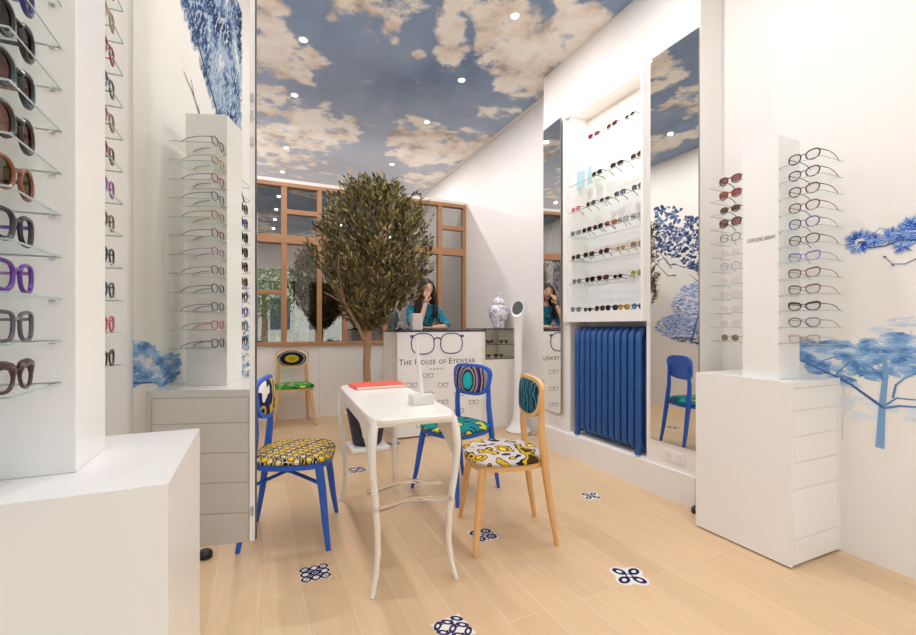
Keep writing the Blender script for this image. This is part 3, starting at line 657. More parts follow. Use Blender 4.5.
def hexfabric():
    m,nt,b=newmat('fabric_honeycomb'); b.inputs['Roughness'].default_value=.85; b.inputs['Specular IOR Level'].default_value=.15
    tc=nt.nodes.new('ShaderNodeTexCoord'); mp=nt.nodes.new('ShaderNodeMapping'); mp.inputs['Rotation'].default_value=(0,0,.5); nt.links.new(tc.outputs['Object'],mp.inputs['Vector'])
    v=nt.nodes.new('ShaderNodeTexVoronoi'); v.inputs['Scale'].default_value=23; v.inputs['Randomness'].default_value=.25; v.voronoi_dimensions='2D'; nt.links.new(mp.outputs[0],v.inputs['Vector'])
    r1=nt.nodes.new('ShaderNodeValToRGB'); r1.color_ramp.interpolation='CONSTANT'; r2=nt.nodes.new('ShaderNodeValToRGB'); r2.color_ramp.interpolation='CONSTANT'
    for r,cs in ((r1,[(0,(226,184,40)),(.30,(190,150,40)),(.38,(28,28,36)),(.48,(196,190,176)),(.56,(30,30,40))]),(r2,[(0,(206,200,186)),(.22,(150,146,140)),(.32,(30,30,40)),(.46,(210,168,50)),(.54,(26,26,34))])):
        e=r.color_ramp.elements; e[0].position=cs[0][0]; e[0].color=srgb(*cs[0][1]); e[1].position=cs[1][0]; e[1].color=srgb(*cs[1][1])
        for p,c in cs[2:]: x=e.new(p); x.color=srgb(*c)
        nt.links.new(v.outputs['Distance'],r.inputs['Fac'])
    w=nt.nodes.new('ShaderNodeTexWave'); w.inputs['Scale'].default_value=2.6; w.bands_direction='Y'; nt.links.new(mp.outputs[0],w.inputs['Vector'])
    g=nt.nodes.new('ShaderNodeMath'); g.operation='GREATER_THAN'; g.inputs[1].default_value=.62; nt.links.new(w.outputs['Fac'],g.inputs[0])
    mx=nt.nodes.new('ShaderNodeMix'); mx.data_type='RGBA'; nt.links.new(g.outputs[0],mx.inputs['Factor']); nt.links.new(r1.outputs[0],mx.inputs[6]); nt.links.new(r2.outputs[0],mx.inputs[7]); nt.links.new(mx.outputs[2],b.inputs['Base Color'])
    return m
FA=hexfabric()
FAb=ramp_mat('fabric_navy_blotch','noise',11,[(0,(236,232,226)),(.40,(24,32,70)),(.50,(30,40,84)),(.55,(214,176,40)),(.62,(150,140,40)),(.68,(20,24,50))],stretch=(1,1,1),off=(3.1,0,.4))
FB=ramp_mat('fabric_teal_yellow','noise',9,[(0,(190,190,60)),(.36,(220,200,50)),(.40,(14,50,70)),(.43,(16,118,124)),(.56,(20,140,134)),(.63,(12,70,96))],off=(1.3,2.2,0))
FBb=ramp_mat('fabric_turquoise_eye','length',1,[(0,(40,190,196)),(.25,(34,170,184)),(.33,(30,28,40)),(.40,(150,140,150)),(.50,(36,30,40)),(.56,(160,150,160)),(.66,(84,48,120)),(.76,(40,32,44)),(.84,(168,156,164)),(.92,(60,44,80)),(1.0,(150,140,150))],stretch=(6.4,0,5.0),off=(0,0,-3.89),distort=.10)
FC=ramp_mat('fabric_grey_squiggle','noise',8,[(0,(60,44,20)),(.33,(206,168,30)),(.39,(34,28,24)),(.43,(196,186,186)),(.53,(206,198,196)),(.545,(34,28,24)),(.565,(200,160,40)),(.61,(34,28,24)),(.64,(222,196,60))],off=(5.2,.7,0))
FCb=ramp_mat('fabric_teal_maze','wave',9,[(0,(14,50,74)),(.42,(22,84,108)),(.6,(16,60,86)),(.80,(70,136,150))],off=(.5,0,.2))
FD=ramp_mat('fabric_green','noise',12,[(0,(40,60,40)),(.38,(46,140,60)),(.5,(60,160,80)),(.55,(214,210,70)),(.60,(110,150,160)),(.66,(40,110,60))])
FDb=ramp_mat('fabric_black_eye','length',1,[(0,(170,140,20)),(.26,(196,170,40)),(.42,(90,100,30)),(.48,(20,20,26)),(.76,(150,150,160)),(.84,(18,18,24)),(.93,(210,206,200))],stretch=(5.6,0,9.5),off=(0,0,-7.39),distort=.10)
chair('bright blue chair with yellow and black honeycomb seat, left of the white table',(.177,2.655),math.atan2(.97,.24),BLUE,FA,FAb,True)
chair('blue chair with teal seat and turquoise-eyed back, between white table and counter',(1.303,2.88),math.atan2(-.946,.324),BLUE,FB,FBb)
chair('natural wood chair with dark teal back and grey-yellow seat, right of the table',(1.274,2.157),math.atan2(-.963,-.269),WOOD,FC,FCb)
chair('wood chair with green seat standing against the rear partition',(.385,5.6),0,WOOD,FD,FDb)
# ---------------------------------------------------------------- white table
def table():
    t=thing('writing_table','narrow white table with curved legs and clear stretchers in the middle of the floor','table',(.67,2.44,0),-.05)
    W=.205; Lh=.60; H=.77; tm=mat('table_white',(240,236,230),.25,noise_amt=.01,noise_scale=6)
    top=[(x,y) for x,y in superell(2*W,2*Lh,9,120)]
    MB().pad(top,lambda k:H-.022,lambda k:H-(.006 if k>.99 else 0),lambda a,b_,z:(a,b_,z),(1,.994,.985,.6,.2)).build('tabletop',tm,t,smooth=True)
    offs=[(.755,-.004,.020),(.70,.008,.025),(.63,.014,.024),(.54,.010,.021),(.42,-.004,.0205),(.30,-.015,.0185),(.18,-.018,.0165),(.08,-.008,.015),(.0,.012,.0125)]
    for sx in (-1,1):
        for sy in (-1,1):
            P=[(sx*(W-.022+o_),sy*(Lh-.035+o_*.9),z) for z,o_,r in offs]; MB().tube(P,[r*.62 if False else r for z,o_,r in offs],14,flat=.8).build('leg',tm,t,smooth=True)
        # long side apron with scalloped lower edge
        ys=[-Lh+.03+i*(2*Lh-.06)/40 for i in range(41)]
        def low(y):
            u=abs(y)/(Lh-.03); v=.055+.13*max(0,(u-.45)/.55)**1.2
            if .60<u<.70: v+=.012*math.sin((u-.6)/.1*PI)
            return H-.02-v
        pts=[(y,H-.02) for y in ys]+[(y,low(y)) for y in ys[::-1]]
        x0,x1=sorted((sx*(W-.004),sx*(W-.022))); b=MB()
        vs=[];fs=[]
        for y in ys: vs+=[(x0,y,H-.02),(x1,y,H-.02),(x1,y,low(y)),(x0,y,low(y))]
        for i in range(40):
            for k in range(4): fs.append((4*i+k,4*i+(k+1)%4,4*i+4+(k+1)%4,4*i+4+k))
        fs+= [(3,2,1,0),(160,161,162,163)]; b.add(vs,fs); b.build('side_apron',tm,t)
    for sy in (-1,1):
        y0=sy*(Lh-.02); y1=sy*(Lh-.038); b=MB(); b.box(-W+.03,W-.03,min(y0,y1),max(y0,y1),H-.04,H-.02); b.build('end_apron',tm,t)
    for sy,yy in ((-1,-Lh+.03),(1,-Lh+.20)):
        P=[(-W+.018+(2*W-.036)*i/12,yy+.0,.385+.012*math.cos((i/12-.5)*PI*2)+(.02 if sy>0 else 0)) for i in range(13)]
        MB().tube(P,.011,10,flat=.7).build('stretcher',ACRYL,t,smooth=True)
table()
t=thing('book','coral red softcover book lying on the far end of the white table','book',(.715,2.86,.77),.04)
box('cover',mat('coral_cover',(226,96,82),.5,noise_amt=.08,noise_scale=12),(-.165,.165,-.11,.11,0,.022),t,bevel=.002); box('pages',mat('pages',(238,214,200),.7),(-.16,.1655,-.1105,.105,.004,.018),t)
t=thing('display_stand','slim white upright panel on a pale block base, at the near end of the table','stand',(.775,2.13,.77),.15)
box('base',mat('stand_base',(222,220,218),.3),(-.075,.045,-.03,.03,0,.05),t,bevel=.003)
b=MB(); b.prism([(-.018,.05),(-.004,.05),(-.044,.345),(-.050,.345)],'y',-.012,.012); b.build('upright_panel',W_LACQ,t)
# ---------------------------------------------------------------- patterned floor tiles
def tile(i,x,y,rz,kind,lab,s=.13):
    t=thing('floor_tile','patterned blue and white floor tile, '+lab,'tile',(x,y,0),rz,'patterned tiles set in the floor')
    h=s/2; wt=mat('tile_white_%d'%i,(236,232,228),.25); bl=mat('tile_blue_%d'%i,(34,30,84),.25)
    if kind=='flower':
        out=[]
        for k in range(48):
            a=2*PI*k/48; r=h*(.80+.42*abs(math.cos(2*a))**1.2); out.append((r*math.cos(a),r*math.sin(a)))
        b=MB(); b.prism(out,'z',0,.0015); b.build('tile_body',wt,t)
    else: box('tile_body',wt,(-h,h,-h,h,0,.0015),t)
    b=MB(); R=random.Random(i)
    def ring(cx,cy,a,c,rot,w,n=22):
        vs=[]
        for k in range(n):
            q=2*PI*k/n
            for f in (1,w):
                px,py=a*f*math.cos(q),c*f*math.sin(q); vs.append((cx+px*math.cos(rot)-py*math.sin(rot),cy+px*math.sin(rot)+py*math.cos(rot),.002))
        b.add(vs,[(2*k,2*k+1,(2*k+3)%(2*n),(2*k+2)%(2*n)) for k in range(n)])
    if kind=='flower':
        for k in range(4): ring(h*.66*math.cos(k*PI/2),h*.66*math.sin(k*PI/2),h*.44,h*.32,k*PI/2,.42)
        ring(0,0,h*.24,h*.24,0,.6)
    elif kind=='rings':
        for cx in (-.5,.5):
            for cy in (-.5,.5): ring(h*cx,h*cy,h*.47,h*.47,0,.45); ring(h*cx,h*cy,h*.14,h*.14,0,.1)
        ring(0,0,h*.2,h*.2,0,.2)
        for k in range(4): ring(h*.88*math.cos(k*PI/2),h*.88*math.sin(k*PI/2),h*.1,h*.1,0,.1)
    elif kind=='lattice':
        for cx in (-.66,0,.66):
            for cy in (-.66,0,.66): ring(h*cx,h*cy,h*.36,h*.36,0,.6)
        for sx in (-1,1):
            for k in (-.66,0,.66): pass
        for a in (PI/4,-PI/4): ring(0,0,h*1.25,h*.055,a,.1)
    else:
        for cx in (-.66,0,.66):
            for cy in (-.66,0,.66):
                ring(h*cx,h*cy,h*.42,h*.22,PI/4*(1 if (cx+cy)==0 else -1),.4); ring(h*cx+h*.3,h*cy,h*.07,h*.07,0,.1) if cx<.5 else None
    b.build('tile_pattern',bl,t,fix=False)
tile(1,.246,2.178,.0,'lattice','in front of the bright blue chair')
tile(2,.685,1.555,.12,'leaf','nearest the camera, below the white table')
tile(3,1.581,1.543,.35,'flower','nearest the right cabinet',.15)
tile(4,2.086,2.378,.5,'flower','small, in front of the radiator',.12)
tile(5,1.147,2.184,.0,'rings','with four rings, under the natural wood chair',.135)
tile(6,.732,3.594,.1,'leaf','under the far end of the white table',.13)
tile(7,1.22,4.27,.0,'rings','in front of the white sign board',.15)
tile(8,2.66,3.98,.0,'leaf','at the foot of the white pedestal by the rear wall',.12)
# ---------------------------------------------------------------- counter, sign, display box, vase, pedestal
CFY=4.44
t=thing('reception_counter','long white reception counter with thin dark top in front of the partition','counter',(2.06,CFY+.25,0))
ox=2.06; oy=CFY+.25
box('body',W_PANEL,(1.31-ox,2.36-ox,CFY-oy,CFY+.5-oy,0,1.108),t); box('low_body',W_PANEL,(2.36-ox,2.795-ox,CFY-oy,CFY+.5-oy,0,.785),t)
box('countertop',DARK,(1.30-ox,2.36-ox,CFY-.01-oy,CFY+.51-oy,1.108,1.122),t)
t=thing('counter_display_case','small glass display box with a shelf at the right end of the counter','display case',(2.58,CFY+.25,.785))
b=MB()
for x in (-.22,.208):
    for y in (-.25,.238): b.box(x,x+.012,y,y+.012,0,.355)
for z in (0,.343):
    b.box(-.22,.22,-.25,-.238,z,z+.012); b.box(-.22,.22,.238,.25,z,z+.012); b.box(-.22,-.208,-.25,.25,z,z+.012); b.box(.208,.22,-.25,.25,z,z+.012)
b.build('metal_frame',mat('case_metal',(90,84,78),.35,metal=.6),t)
box('base_panel',mat('case_base',(222,210,190),.6),(-.208,.208,-.238,.238,.001,.008),t)
box('back_panel',mat('case_back',(228,218,200),.6),(-.208,.208,.225,.238,.012,.343),t)
box('glass_shelf',SHELFG,(-.208,.208,-.238,.225,.168,.174),t); MB().box(-.208,.208,-.241,-.238,.166,.176).build('shelf_rail',mat('case_metal2',(90,84,78),.35,metal=.6),t)
box('glass_top',CASEG,(-.208,.208,-.238,.238,.347,.352),t); box('glass_front',CASEG,(-.208,.208,-.247,-.244,.012,.343),t)
for j,(dx,dy,dz,k) in enumerate(((-.13,-.1,.008,'tort'),(.03,-.12,.008,'blk'),(-.05,-.02,.174,'blk'),(.11,-.1,.174,'tort'),(-.14,-.13,.174,'sml'))):
    spec('case_'+k,(2.58+dx,CFY+.25+dy,.785+dz),0,'%s sunglasses inside the counter display box, %s'%(KN[k],['left on its base','right on its base','middle of its shelf','right end of its shelf','left end of its shelf'][j]),'sunglasses in the counter display box',True,K[k])
# sign board leaning on the counter front
SY=CFY-.045; c0=onY(397,331,SY); c1=onY(482,330,SY); SW=c1.x-c0.x; sx=(c0.x+c1.x)/2
t=thing('sign_board','large white sign board with a drawn pair of glasses and lettering before the counter','sign',(sx,SY,.005))
box('board',mat('sign_white',(243,241,240),.35),(-SW/2,SW/2,-.012,.012,.01,1.098),t); box('bottom_edge',mat('sign_base',(70,64,60),.5),(-SW/2,SW/2,-.013,.013,0,.01),t)
SF=(lambda px,py:(onY(px,py,SY-.013).x-sx, onY(px,py,SY-.013).z-.005))
INK=mat('sign_ink',(88,84,128),.5); INK2=mat('sign_ink_grey',(90,88,96),.5)
def drawn(b,cx,cz,w,lw,p=2.6):   # a drawn pair of glasses: two lens loops, bridge and hinges
    r=w*.21
    for s in (-1,1):
        pts=[(cx+s*w*.27+r*math.copysign(abs(math.cos(a))**(2/p),math.cos(a)),-.0135,cz+r*.86*math.copysign(abs(math.sin(a))**(2/p),math.sin(a))) for a in [2*PI*i/22 for i in range(22)]]
        b.tube(pts,lw,4,closed=True)
        b.tube([(cx+s*w*.44,-.0135,cz+r*.6),(cx+s*w*.5,-.0135,cz+r*.62)],lw*2.2,4)
    b.tube([(cx-w*.08,-.0135,cz+r*.35),(cx,-.0135,cz+r*.5),(cx+w*.08,-.0135,cz+r*.35)],lw*1.3,4)
b=MB(); q=SF(437.5,343.5); wl=SF(464,340)[0]-SF(411,340)[0]; drawn(b,q[0],q[1],wl,.0065); b.build('glasses_logo',INK,t)
q=SF(438.5,361.5); lettering('The House of Eyewear',.088,INK2,t,(q[0],-.0125,q[1]),(PI/2,0,0),width=SF(477,360)[0]-SF(401,360)[0],sp=1.1,small=True)
# larger capitals give the small-caps look
q=SF(437,369); lettering('PARIS',.03,INK2,t,(q[0],-.0125,q[1]),(PI/2,0,0),width=.15,sp=1.4)
for r_,py in enumerate((375.5,385,394,402,411,424)):
    for k in range(4):
        px=412+k*31-(15 if r_%2==0 else 0)+(0 if r_<5 else 12)
        if not 402<px<477: continue
        q=SF(px,py); b=MB(); drawn(b,q[0],q[1],.12 if r_<5 else .18,.0022); b.build('glasses_drawing',INK2,t)
# vase
m=ramp_mat('porcelain_blue_white','noise',22,[(0,(140,142,180)),(.40,(176,178,206)),(.5,(232,230,234)),(.7,(240,238,240))],rough=.15,constant=False)
t=thing('ginger_jar','blue and white lidded porcelain ginger jar on the glass box at the counter end','vase',(2.66,4.66,1.14))
MB().lathe([(.055,0),(.07,.01),(.066,.03),(.085,.08),(.115,.15),(.128,.20),(.12,.25),(.09,.275),(.06,.285),(.056,.31)],n=32).build('jar_body',m,t,smooth=True)
MB().lathe([(.074,.30),(.078,.315),(.07,.34),(.045,.365),(.03,.38)],n=32).build('jar_lid',m,t,smooth=True)
MB().lathe([(.02,.375),(.016,.39),(.026,.405),(.022,.425),(.006,.437)],n=20).build('lid_knob',m,t,smooth=True)
# pedestal
t=thing('pedestal_stand','white flared floor pedestal with a tilted dark oval disc on top, beside the counter','floor stand',(2.63,4.17,0))
MB().lathe([(.13,0),(.14,.01),(.135,.03),(.09,.07),(.062,.14),(.05,.3),(.046,.6),(.046,.95),(.05,1.15),(.058,1.23)],n=28).build('pole',W_LACQ,t,smooth=True)
hd=MB(); 
R0=Matrix.Rotation(math.radians(58),3,Vector((.45,.9,0)).normalized())
# rounded head rising from the pole to the tilted disc
vs=[];n=28; rings=[((0,0,1.22),.058,0),((-.004,-.004,1.28),.066,.25),((-.01,-.008,1.33),.074,.6),((-.018,-.014,1.365),.078,.9)]
dirn=Vector((-.72,-.62,.38)).normalized(); up=Vector((0,0,1))
for c,r,k in rings:
    ax=(up*(1-k)+dirn*k).normalized(); u=ax.cross(Vector((.62,-.72,0))).normalized(); v=ax.cross(u).normalized()
    for i in range(n):
        a=2*PI*i/n; vs.append(Vector(c)+r*(math.cos(a)*u*(1+.25*k)+math.sin(a)*v*(1-.1*k)))
hd.add(vs,[(j*n+i,j*n+(i+1)%n,(j+1)*n+(i+1)%n,(j+1)*n+i) for j in range(3) for i in range(n)]+[tuple(range(n)),tuple(3*n+i for i in range(n))]); hd.build('head',W_LACQ,t,smooth=True)
c=Vector(rings[3][0])+dirn*.002; u=dirn.cross(Vector((.62,-.72,0))).normalized(); v=dirn.cross(u).normalized()
d=MB(); d.add([c+.069*(math.cos(2*PI*i/32)*u*1.25+math.sin(2*PI*i/32)*v*.9) for i in range(32)]+[c+dirn*.006+.064*(math.cos(2*PI*i/32)*u*1.25+math.sin(2*PI*i/32)*v*.9) for i in range(32)],[(i,(i+1)%32,32+(i+1)%32,32+i) for i in range(32)]+[tuple(range(32,64)),tuple(range(32))])
d.build('oval_disc',mat('disc_grey',(64,68,70),.5),t)
# carton and small lamp on the counter
o=MB().box(-.06,.06,-.05,.05,0,.185).build('carton',mat('carton_white',(226,218,214),.6),bevel=.006); o.location=(1.585,4.60,1.122); tag(o,'white upright carton on the counter beside the woman','box')
t=thing('desk_lamp','small grey round object on the counter beside the olive tree','lamp',(1.42,4.66,1.122))
MB().lathe([(.05,0),(.052,.01),(.02,.02),(.014,.03)],n=20).build('base',mat('lamp_dark',(60,58,58),.4),t,smooth=True)
MB().lathe([(.012,.028),(.03,.035),(.036,.06),(.03,.085),(.012,.095)],n=20).build('globe',mat('lamp_grey',(190,184,176),.4),t,smooth=True)
# ---------------------------------------------------------------- olive tree
def olive():
    bx,by=1.02,4.36
    if True: by=4.2; bx=.952
    t=thing('olive_tree','tall bushy olive tree in a dark navy planter left of the counter','tree',(bx,by,0))
    MB().lathe([(.12,.045),(.135,.06),(.19,.36),(.20,.38),(.185,.385),(.17,.36)],n=28).build('planter',NAVY,t,smooth=True)
    MB().lathe([(.001,.33),(.17,.335)],n=28).build('soil',mat('soil',(58,44,34),.95),t)
    R=random.Random(12)
    tr=MB()
    tr.tube([(0,0,.33),(.005,0,.55),(-.006,0,.80),(.004,0,1.0),(.0,0,1.13)],[.045,.038,.035,.036,.042],12)
    br=[]
    def branch(p,q,r0,r1,k=3):
        P=[Vector(p).lerp(Vector(q),i/k)+Vector((R.uniform(-.015,.015),R.uniform(-.015,.015),0))*(0<i<k) for i in range(k+1)]
        tr.tube(P,[r0+(r1-r0)*i/k for i in range(k+1)],7); br.append((P[0],P[-1])); return P[-1]
    tips=[]
    mains=[((0,0,.98),(-.31,-.14,1.56),.021),((0,0,1.1),(.06,.06,1.75),.03),((0,0,1.1),(.26,-.06,1.6),.022),((0,0,1.1),(-.1,-.1,1.65),.026),((0,0,1.12),(.12,.16,1.6),.02),((0,0,1.08),(.18,.05,1.45),.016)]
    for p,q,r in mains:
        e=branch(p,q,r,r*.55)
        for k in range(5):
            a=R.uniform(0,2*PI); L=R.uniform(.25,.55); o=e.lerp(Vector(p),R.uniform(0,.45)); d=Vector((math.cos(a)*.8,math.sin(a)*.8,R.uniform(.35,1.5))).normalized()
            branch(o,o+d*L,r*.45,.004); 
    tr.build('trunk',BARK,t,smooth=True)
    # crown envelope: radius as a function of height
    def env(z):
        pts=[(1.13,.04),(1.22,.13),(1.34,.26),(1.5,.38),(1.68,.46),(1.9,.48),(2.1,.46),(2.27,.38),(2.4,.27),(2.5,.10)]
        for (a,ra),(b_,rb) in zip(pts,pts[1:]):
            if a<=z<=b_: return .95*(ra+(rb-ra)*(z-a)/(b_-a))
        return 0
    lf=MB(); tw=MB(); cx=.095
    for i in range(1000):
        z=1.16+1.32*R.random(); a=R.uniform(0,2*PI); e=env(z); bump=1+.2*math.sin(3*a+z*6)+.14*math.sin(5*a-z*11); q=(R.random()**.45)*e*bump
        cxz=cx*min(1,max(0,(z-1.15)/.5)) -.0; p=Vector((cxz+q*math.cos(a),q*math.sin(a)*.9,z-.05))
        d=Vector((math.cos(a)*.55+R.uniform(-.35,.35),math.sin(a)*.55+R.uniform(-.35,.35),R.uniform(.6,1.7))).normalized(); L=R.uniform(.11,.21)
        tw.m=0; tw.tube([p,p+d*L*.5+Vector((0,0,.004)),p+d*L],[.0022,.0018,.001],3)
        nl=R.randint(9,13)
        for k in range(nl):
            o=p+d*L*(k+.6)/nl; s=-1 if k%2 else 1; side=d.cross(Vector((R.uniform(-1,1),R.uniform(-1,1),R.uniform(-.6,.6)))).normalized()
            ld=(d*.85+side*s*.6).normalized(); W_=ld.cross(Vector((R.uniform(-1,1),R.uniform(-1,1),R.uniform(-1,1)))).normalized(); l=R.uniform(.045,.08); w=l*.17
            lf.m=0 if R.random()<.55 else (1 if R.random()<.62 else 2)
            nrm=ld.cross(W_)*w*.3
            lf.add([o,o+ld*l*.45+W_*w+nrm,o+ld*l,o+ld*l*.45-W_*w+nrm],[(0,1,2),(0,2,3)])
    for i in range(90):   # a few longer sprigs breaking the outline at the top and sides
        a=R.uniform(0,2*PI); z=R.uniform(1.6,2.45); e=env(z)*1.0; p=Vector((cx+e*math.cos(a),e*math.sin(a)*.9,z)); d=Vector((math.cos(a)*.5,math.sin(a)*.5,1.0)).normalized(); L=R.uniform(.12,.24)
        tw.tube([p,p+d*L],[.0025,.001],3)
        for k in range(14):
            o=p+d*L*(k+.5)/14; side=d.cross(Vector((R.uniform(-1,1),R.uniform(-1,1),0))).normalized()*(1 if k%2 else -1); ld=(d+side*.8).normalized(); l=.05; W_=ld.cross(Vector((R.uniform(-1,1),R.uniform(-1,1),R.uniform(-1,1)))).normalized()*l*.15
            lf.m=k%3; lf.add([o,o+ld*l*.45+W_,o+ld*l,o+ld*l*.45-W_],[(0,1,2),(0,2,3)])
    tw.build('twigs',mat('twig',(120,96,66),.8),t,fix=False)
    lf.build('foliage',[mat('leaf_olive',(104,96,48),.5),mat('leaf_dark',(48,50,28),.5),mat('leaf_pale',(172,152,96),.5)],t,fix=False)
    o=MB().box(-.18,.18,-.16,.16,0,.045).build('plant_tray',W_LACQ,bevel=.01); o.location=(bx,by,0); tag(o,'square white tray under the navy planter of the olive tree','tray')
olive()
# ---------------------------------------------------------------- woman behind the counter
def skin_mesh(name,verts,edges,m,parent,root=0,sub=2):
    me=D.meshes.new(name); me.from_pydata([v[:3] for v in verts],edges,[]); me.materials.append(m)
    o=D.objects.new(name,me); COL.objects.link(o); o.parent=parent
    sk_=o.modifiers.new('skin','SKIN'); sk_.use_smooth_shade=True
    d=me.skin_vertices[0].data
    for i,v in enumerate(verts): d[i].radius=(v[3],v[4] if len(v)>4 else v[3]); d[i].use_root=(i==root)
    s=o.modifiers.new('s','SUBSURF'); s.levels=sub; s.render_levels=sub
    return o
def woman():
    X,Y=1.82,4.98
    sk=mat('skin',(226,178,152),.5); hair=mat('hair_dark',(52,32,24),.45,noise_amt=.3,noise_scale=60); 
    bl=ramp_mat('blouse_print','noise',24,[(0,(14,40,70)),(.42,(24,110,140)),(.52,(60,160,184)),(.6,(20,60,100)),(.66,(120,196,206))],constant=False)
    tr=mat('trousers',(34,36,46),.8)
    t=thing('person','woman with long dark hair and teal blouse leaning on the counter, hand at face','person',(X,Y,0))
    # body: one continuous skinned figure (y negative = towards the counter)
    V=[(0,.22,.92,.14,.12),(0,.17,1.08,.115,.10),(0,.10,1.24,.13,.10),(0,.03,1.36,.12,.085),(.0,-.005,1.44,.05,.05),(.0,-.03,1.52,.047,.05),
       (-.155,.02,1.355,.055),(-.20,-.09,1.20,.045),(-.16,-.22,1.165,.038),(-.115,-.24,1.28,.032),(-.06,-.205,1.44,.024),
       (.155,.02,1.355,.055),(.225,-.06,1.21,.045),(.23,-.17,1.162,.038),(.10,-.215,1.158,.030),(.0,-.225,1.152,.022),
       (-.095,.22,.86,.095),(-.10,.20,.48,.06),(-.10,.24,.08,.04),(-.10,.15,.035,.035),(-.1,.08,.028,.025),
       (.095,.22,.86,.095),(.10,.20,.48,.06),(.10,.24,.08,.04),(.10,.15,.035,.035),(.1,.08,.028,.025)]
    E=[(0,1),(1,2),(2,3),(3,4),(4,5),(3,6),(6,7),(7,8),(8,9),(9,10),(3,11),(11,12),(12,13),(13,14),(14,15),(0,16),(16,17),(17,18),(18,19),(19,20),(0,21),(21,22),(22,23),(23,24),(24,25)]
    body=skin_mesh('body',V,E,sk,t)
    # blouse and trousers follow the body
    Vb=[(0,.20,.98,.15,.13),(0,.17,1.08,.13,.112),(0,.10,1.24,.145,.112),(0,.03,1.37,.135,.10),(-.16,.02,1.365,.072),(-.203,-.085,1.205,.058),(-.185,-.17,1.178,.05),(.16,.02,1.365,.072),(.228,-.055,1.215,.058),(.235,-.16,1.178,.05),(.16,-.198,1.172,.044),(0,.012,1.43,.066,.06)]
    skin_mesh('blouse',Vb,[(0,1),(1,2),(2,3),(3,4),(4,5),(5,6),(3,7),(7,8),(8,9),(9,10),(3,11)],bl,t)
    Vt=[(0,.22,.94,.155,.135),(-.095,.22,.84,.108),(-.10,.20,.48,.075),(-.10,.235,.12,.06),(.095,.22,.84,.108),(.10,.20,.48,.075),(.10,.235,.12,.06)]
    skin_mesh('trousers',Vt,[(0,1),(1,2),(2,3),(0,4),(4,5),(5,6)],tr,t)
    # head: turned slightly towards the raised hand
    hm=MB(); n=24; rows_=22; vs=[]; HR=.118
    for j in range(rows_+1):
        ph=PI*j/rows_; zz=math.cos(ph)
        for i in range(n):
            th=2*PI*i/n; x=.076*math.sin(ph)*math.cos(th); y=.094*math.sin(ph)*math.sin(th); z=.116*zz
            if z<0: k=1-.34*(-z/.116)**1.5; x*=k; y*=(k if y<0 else k*.9)
            if y<0:
                g=lambda cx,cz,sx_,sz_:math.exp(-((x-cx)/sx_)**2-((z-cz)/sz_)**2)
                y-=.020*g(0,-.022,.011,.020)+.008*g(0,-.006,.007,.03); y-=.006*g(0,-.055,.022,.008)+.008*g(0,-.092,.022,.016); y+=.009*g(-.03,.004,.014,.011)+.009*g(.03,.004,.014,.011); y-=.004*g(-.028,.024,.02,.007)+.004*g(.028,.024,.02,.007)
            vs.append((x,y,z))
    hm.add(vs,[(j*n+i,j*n+(i+1)%n,(j+1)*n+(i+1)%n,(j+1)*n+i) for j in range(rows_) for i in range(n)])
    head=hm.build('head',sk,t,smooth=True); hl=Vector((.0,-.055,1.615)); head.location=hl; head.rotation_euler=(.05,.0,.12)
    eye=mat('eye_white',(200,190,184),.5); iris=mat('iris',(50,34,26),.3); lip=mat('lip',(176,84,84),.45); brw=mat('brow',(50,34,28),.8)
    for s in (-1,1):
        e=MB().lathe([(.0005,-.010),(.007,-.0075),(.0105,0),(.007,.0075),(.0005,.010)],n=14).build('eye',eye,head,smooth=True); e.location=(s*.029,-.0795,.003); 
        i_=MB().lathe([(.0062,-.001),(.0062,.0015)],n=12).build('iris',iris,e); i_.location=(0,-.0095,0); i_.rotation_euler=(PI/2,0,0)
        MB().tube([(s*.014,-.090,.022),(s*.030,-.0905,.028),(s*.046,-.079,.023)],[.0022,.0028,.0012],6).build('eyebrow',brw,head)
        MB().tube([(s*.0745,.004,.02),(s*.081,.012,.012),(s*.080,.010,-.012),(s*.073,.002,-.022)],[.006,.009,.008,.004],8).build('ear',sk,head,smooth=True)
    b=MB(); b.tube([(-.021,-.082,-.055),(-.008,-.0905,-.052),(0,-.0915,-.054),(.008,-.0905,-.052),(.021,-.082,-.055)],[.001,.0035,.003,.0035,.001],8); b.tube([(-.019,-.082,-.058),(0,-.0905,-.061),(.019,-.082,-.058)],[.001,.004,.001],8); b.build('lips',lip,head,smooth=True)
    # hair: cap plus long locks over both shoulders
    cap=MB(); vs=[]; 
    for j in range(13):
        ph=PI*.62*j/12
        for i in range(n):
            th=2*PI*i/n; f=math.sin(th)
            lim=1.0 if f>-.25 else max(.0,1-(-f-.25)*.62)
            p=ph*lim if f<-.25 else ph*1.15
            x=.088*math.sin(p)*math.cos(th); y=.107*math.sin(p)*math.sin(th)+.004; z=.128*math.cos(p)+.002
            vs.append((x,y,z))
    cap.add(vs,[(j*n+i,j*n+(i+1)%n,(j+1)*n+(i+1)%n,(j+1)*n+i) for j in range(12) for i in range(n)])
    R=random.Random(4)
    for i in range(110):
        a=R.uniform(-.55,PI+.55); x=.083*math.cos(a); y=.09*math.sin(a); w=R.uniform(.9,1.2); L=R.uniform(.24,.34)
        k=1 if x>0 else -1
        P=[(x*.85,y*.85+.005,.085),(x*1.08,y*1.05,.02),(x*1.22*w,y*1.08+.0,-.07),(x*1.4*w,y*.9-.005,-.16),(x*1.35*w+R.uniform(-.01,.01),y*.8-.015,-.05-L*.8),(x*1.15*w+R.uniform(-.02,.02),y*.75-.02,-.0-L)]
        P=[(q[0]+.008*math.sin(i*1.3+q[2]*30),q[1],q[2]) for q in P]; cap.tube(P,[.008,.014,.016,.017,.014,.004],6)
    h=cap.build('hair',hair,head,smooth=True)
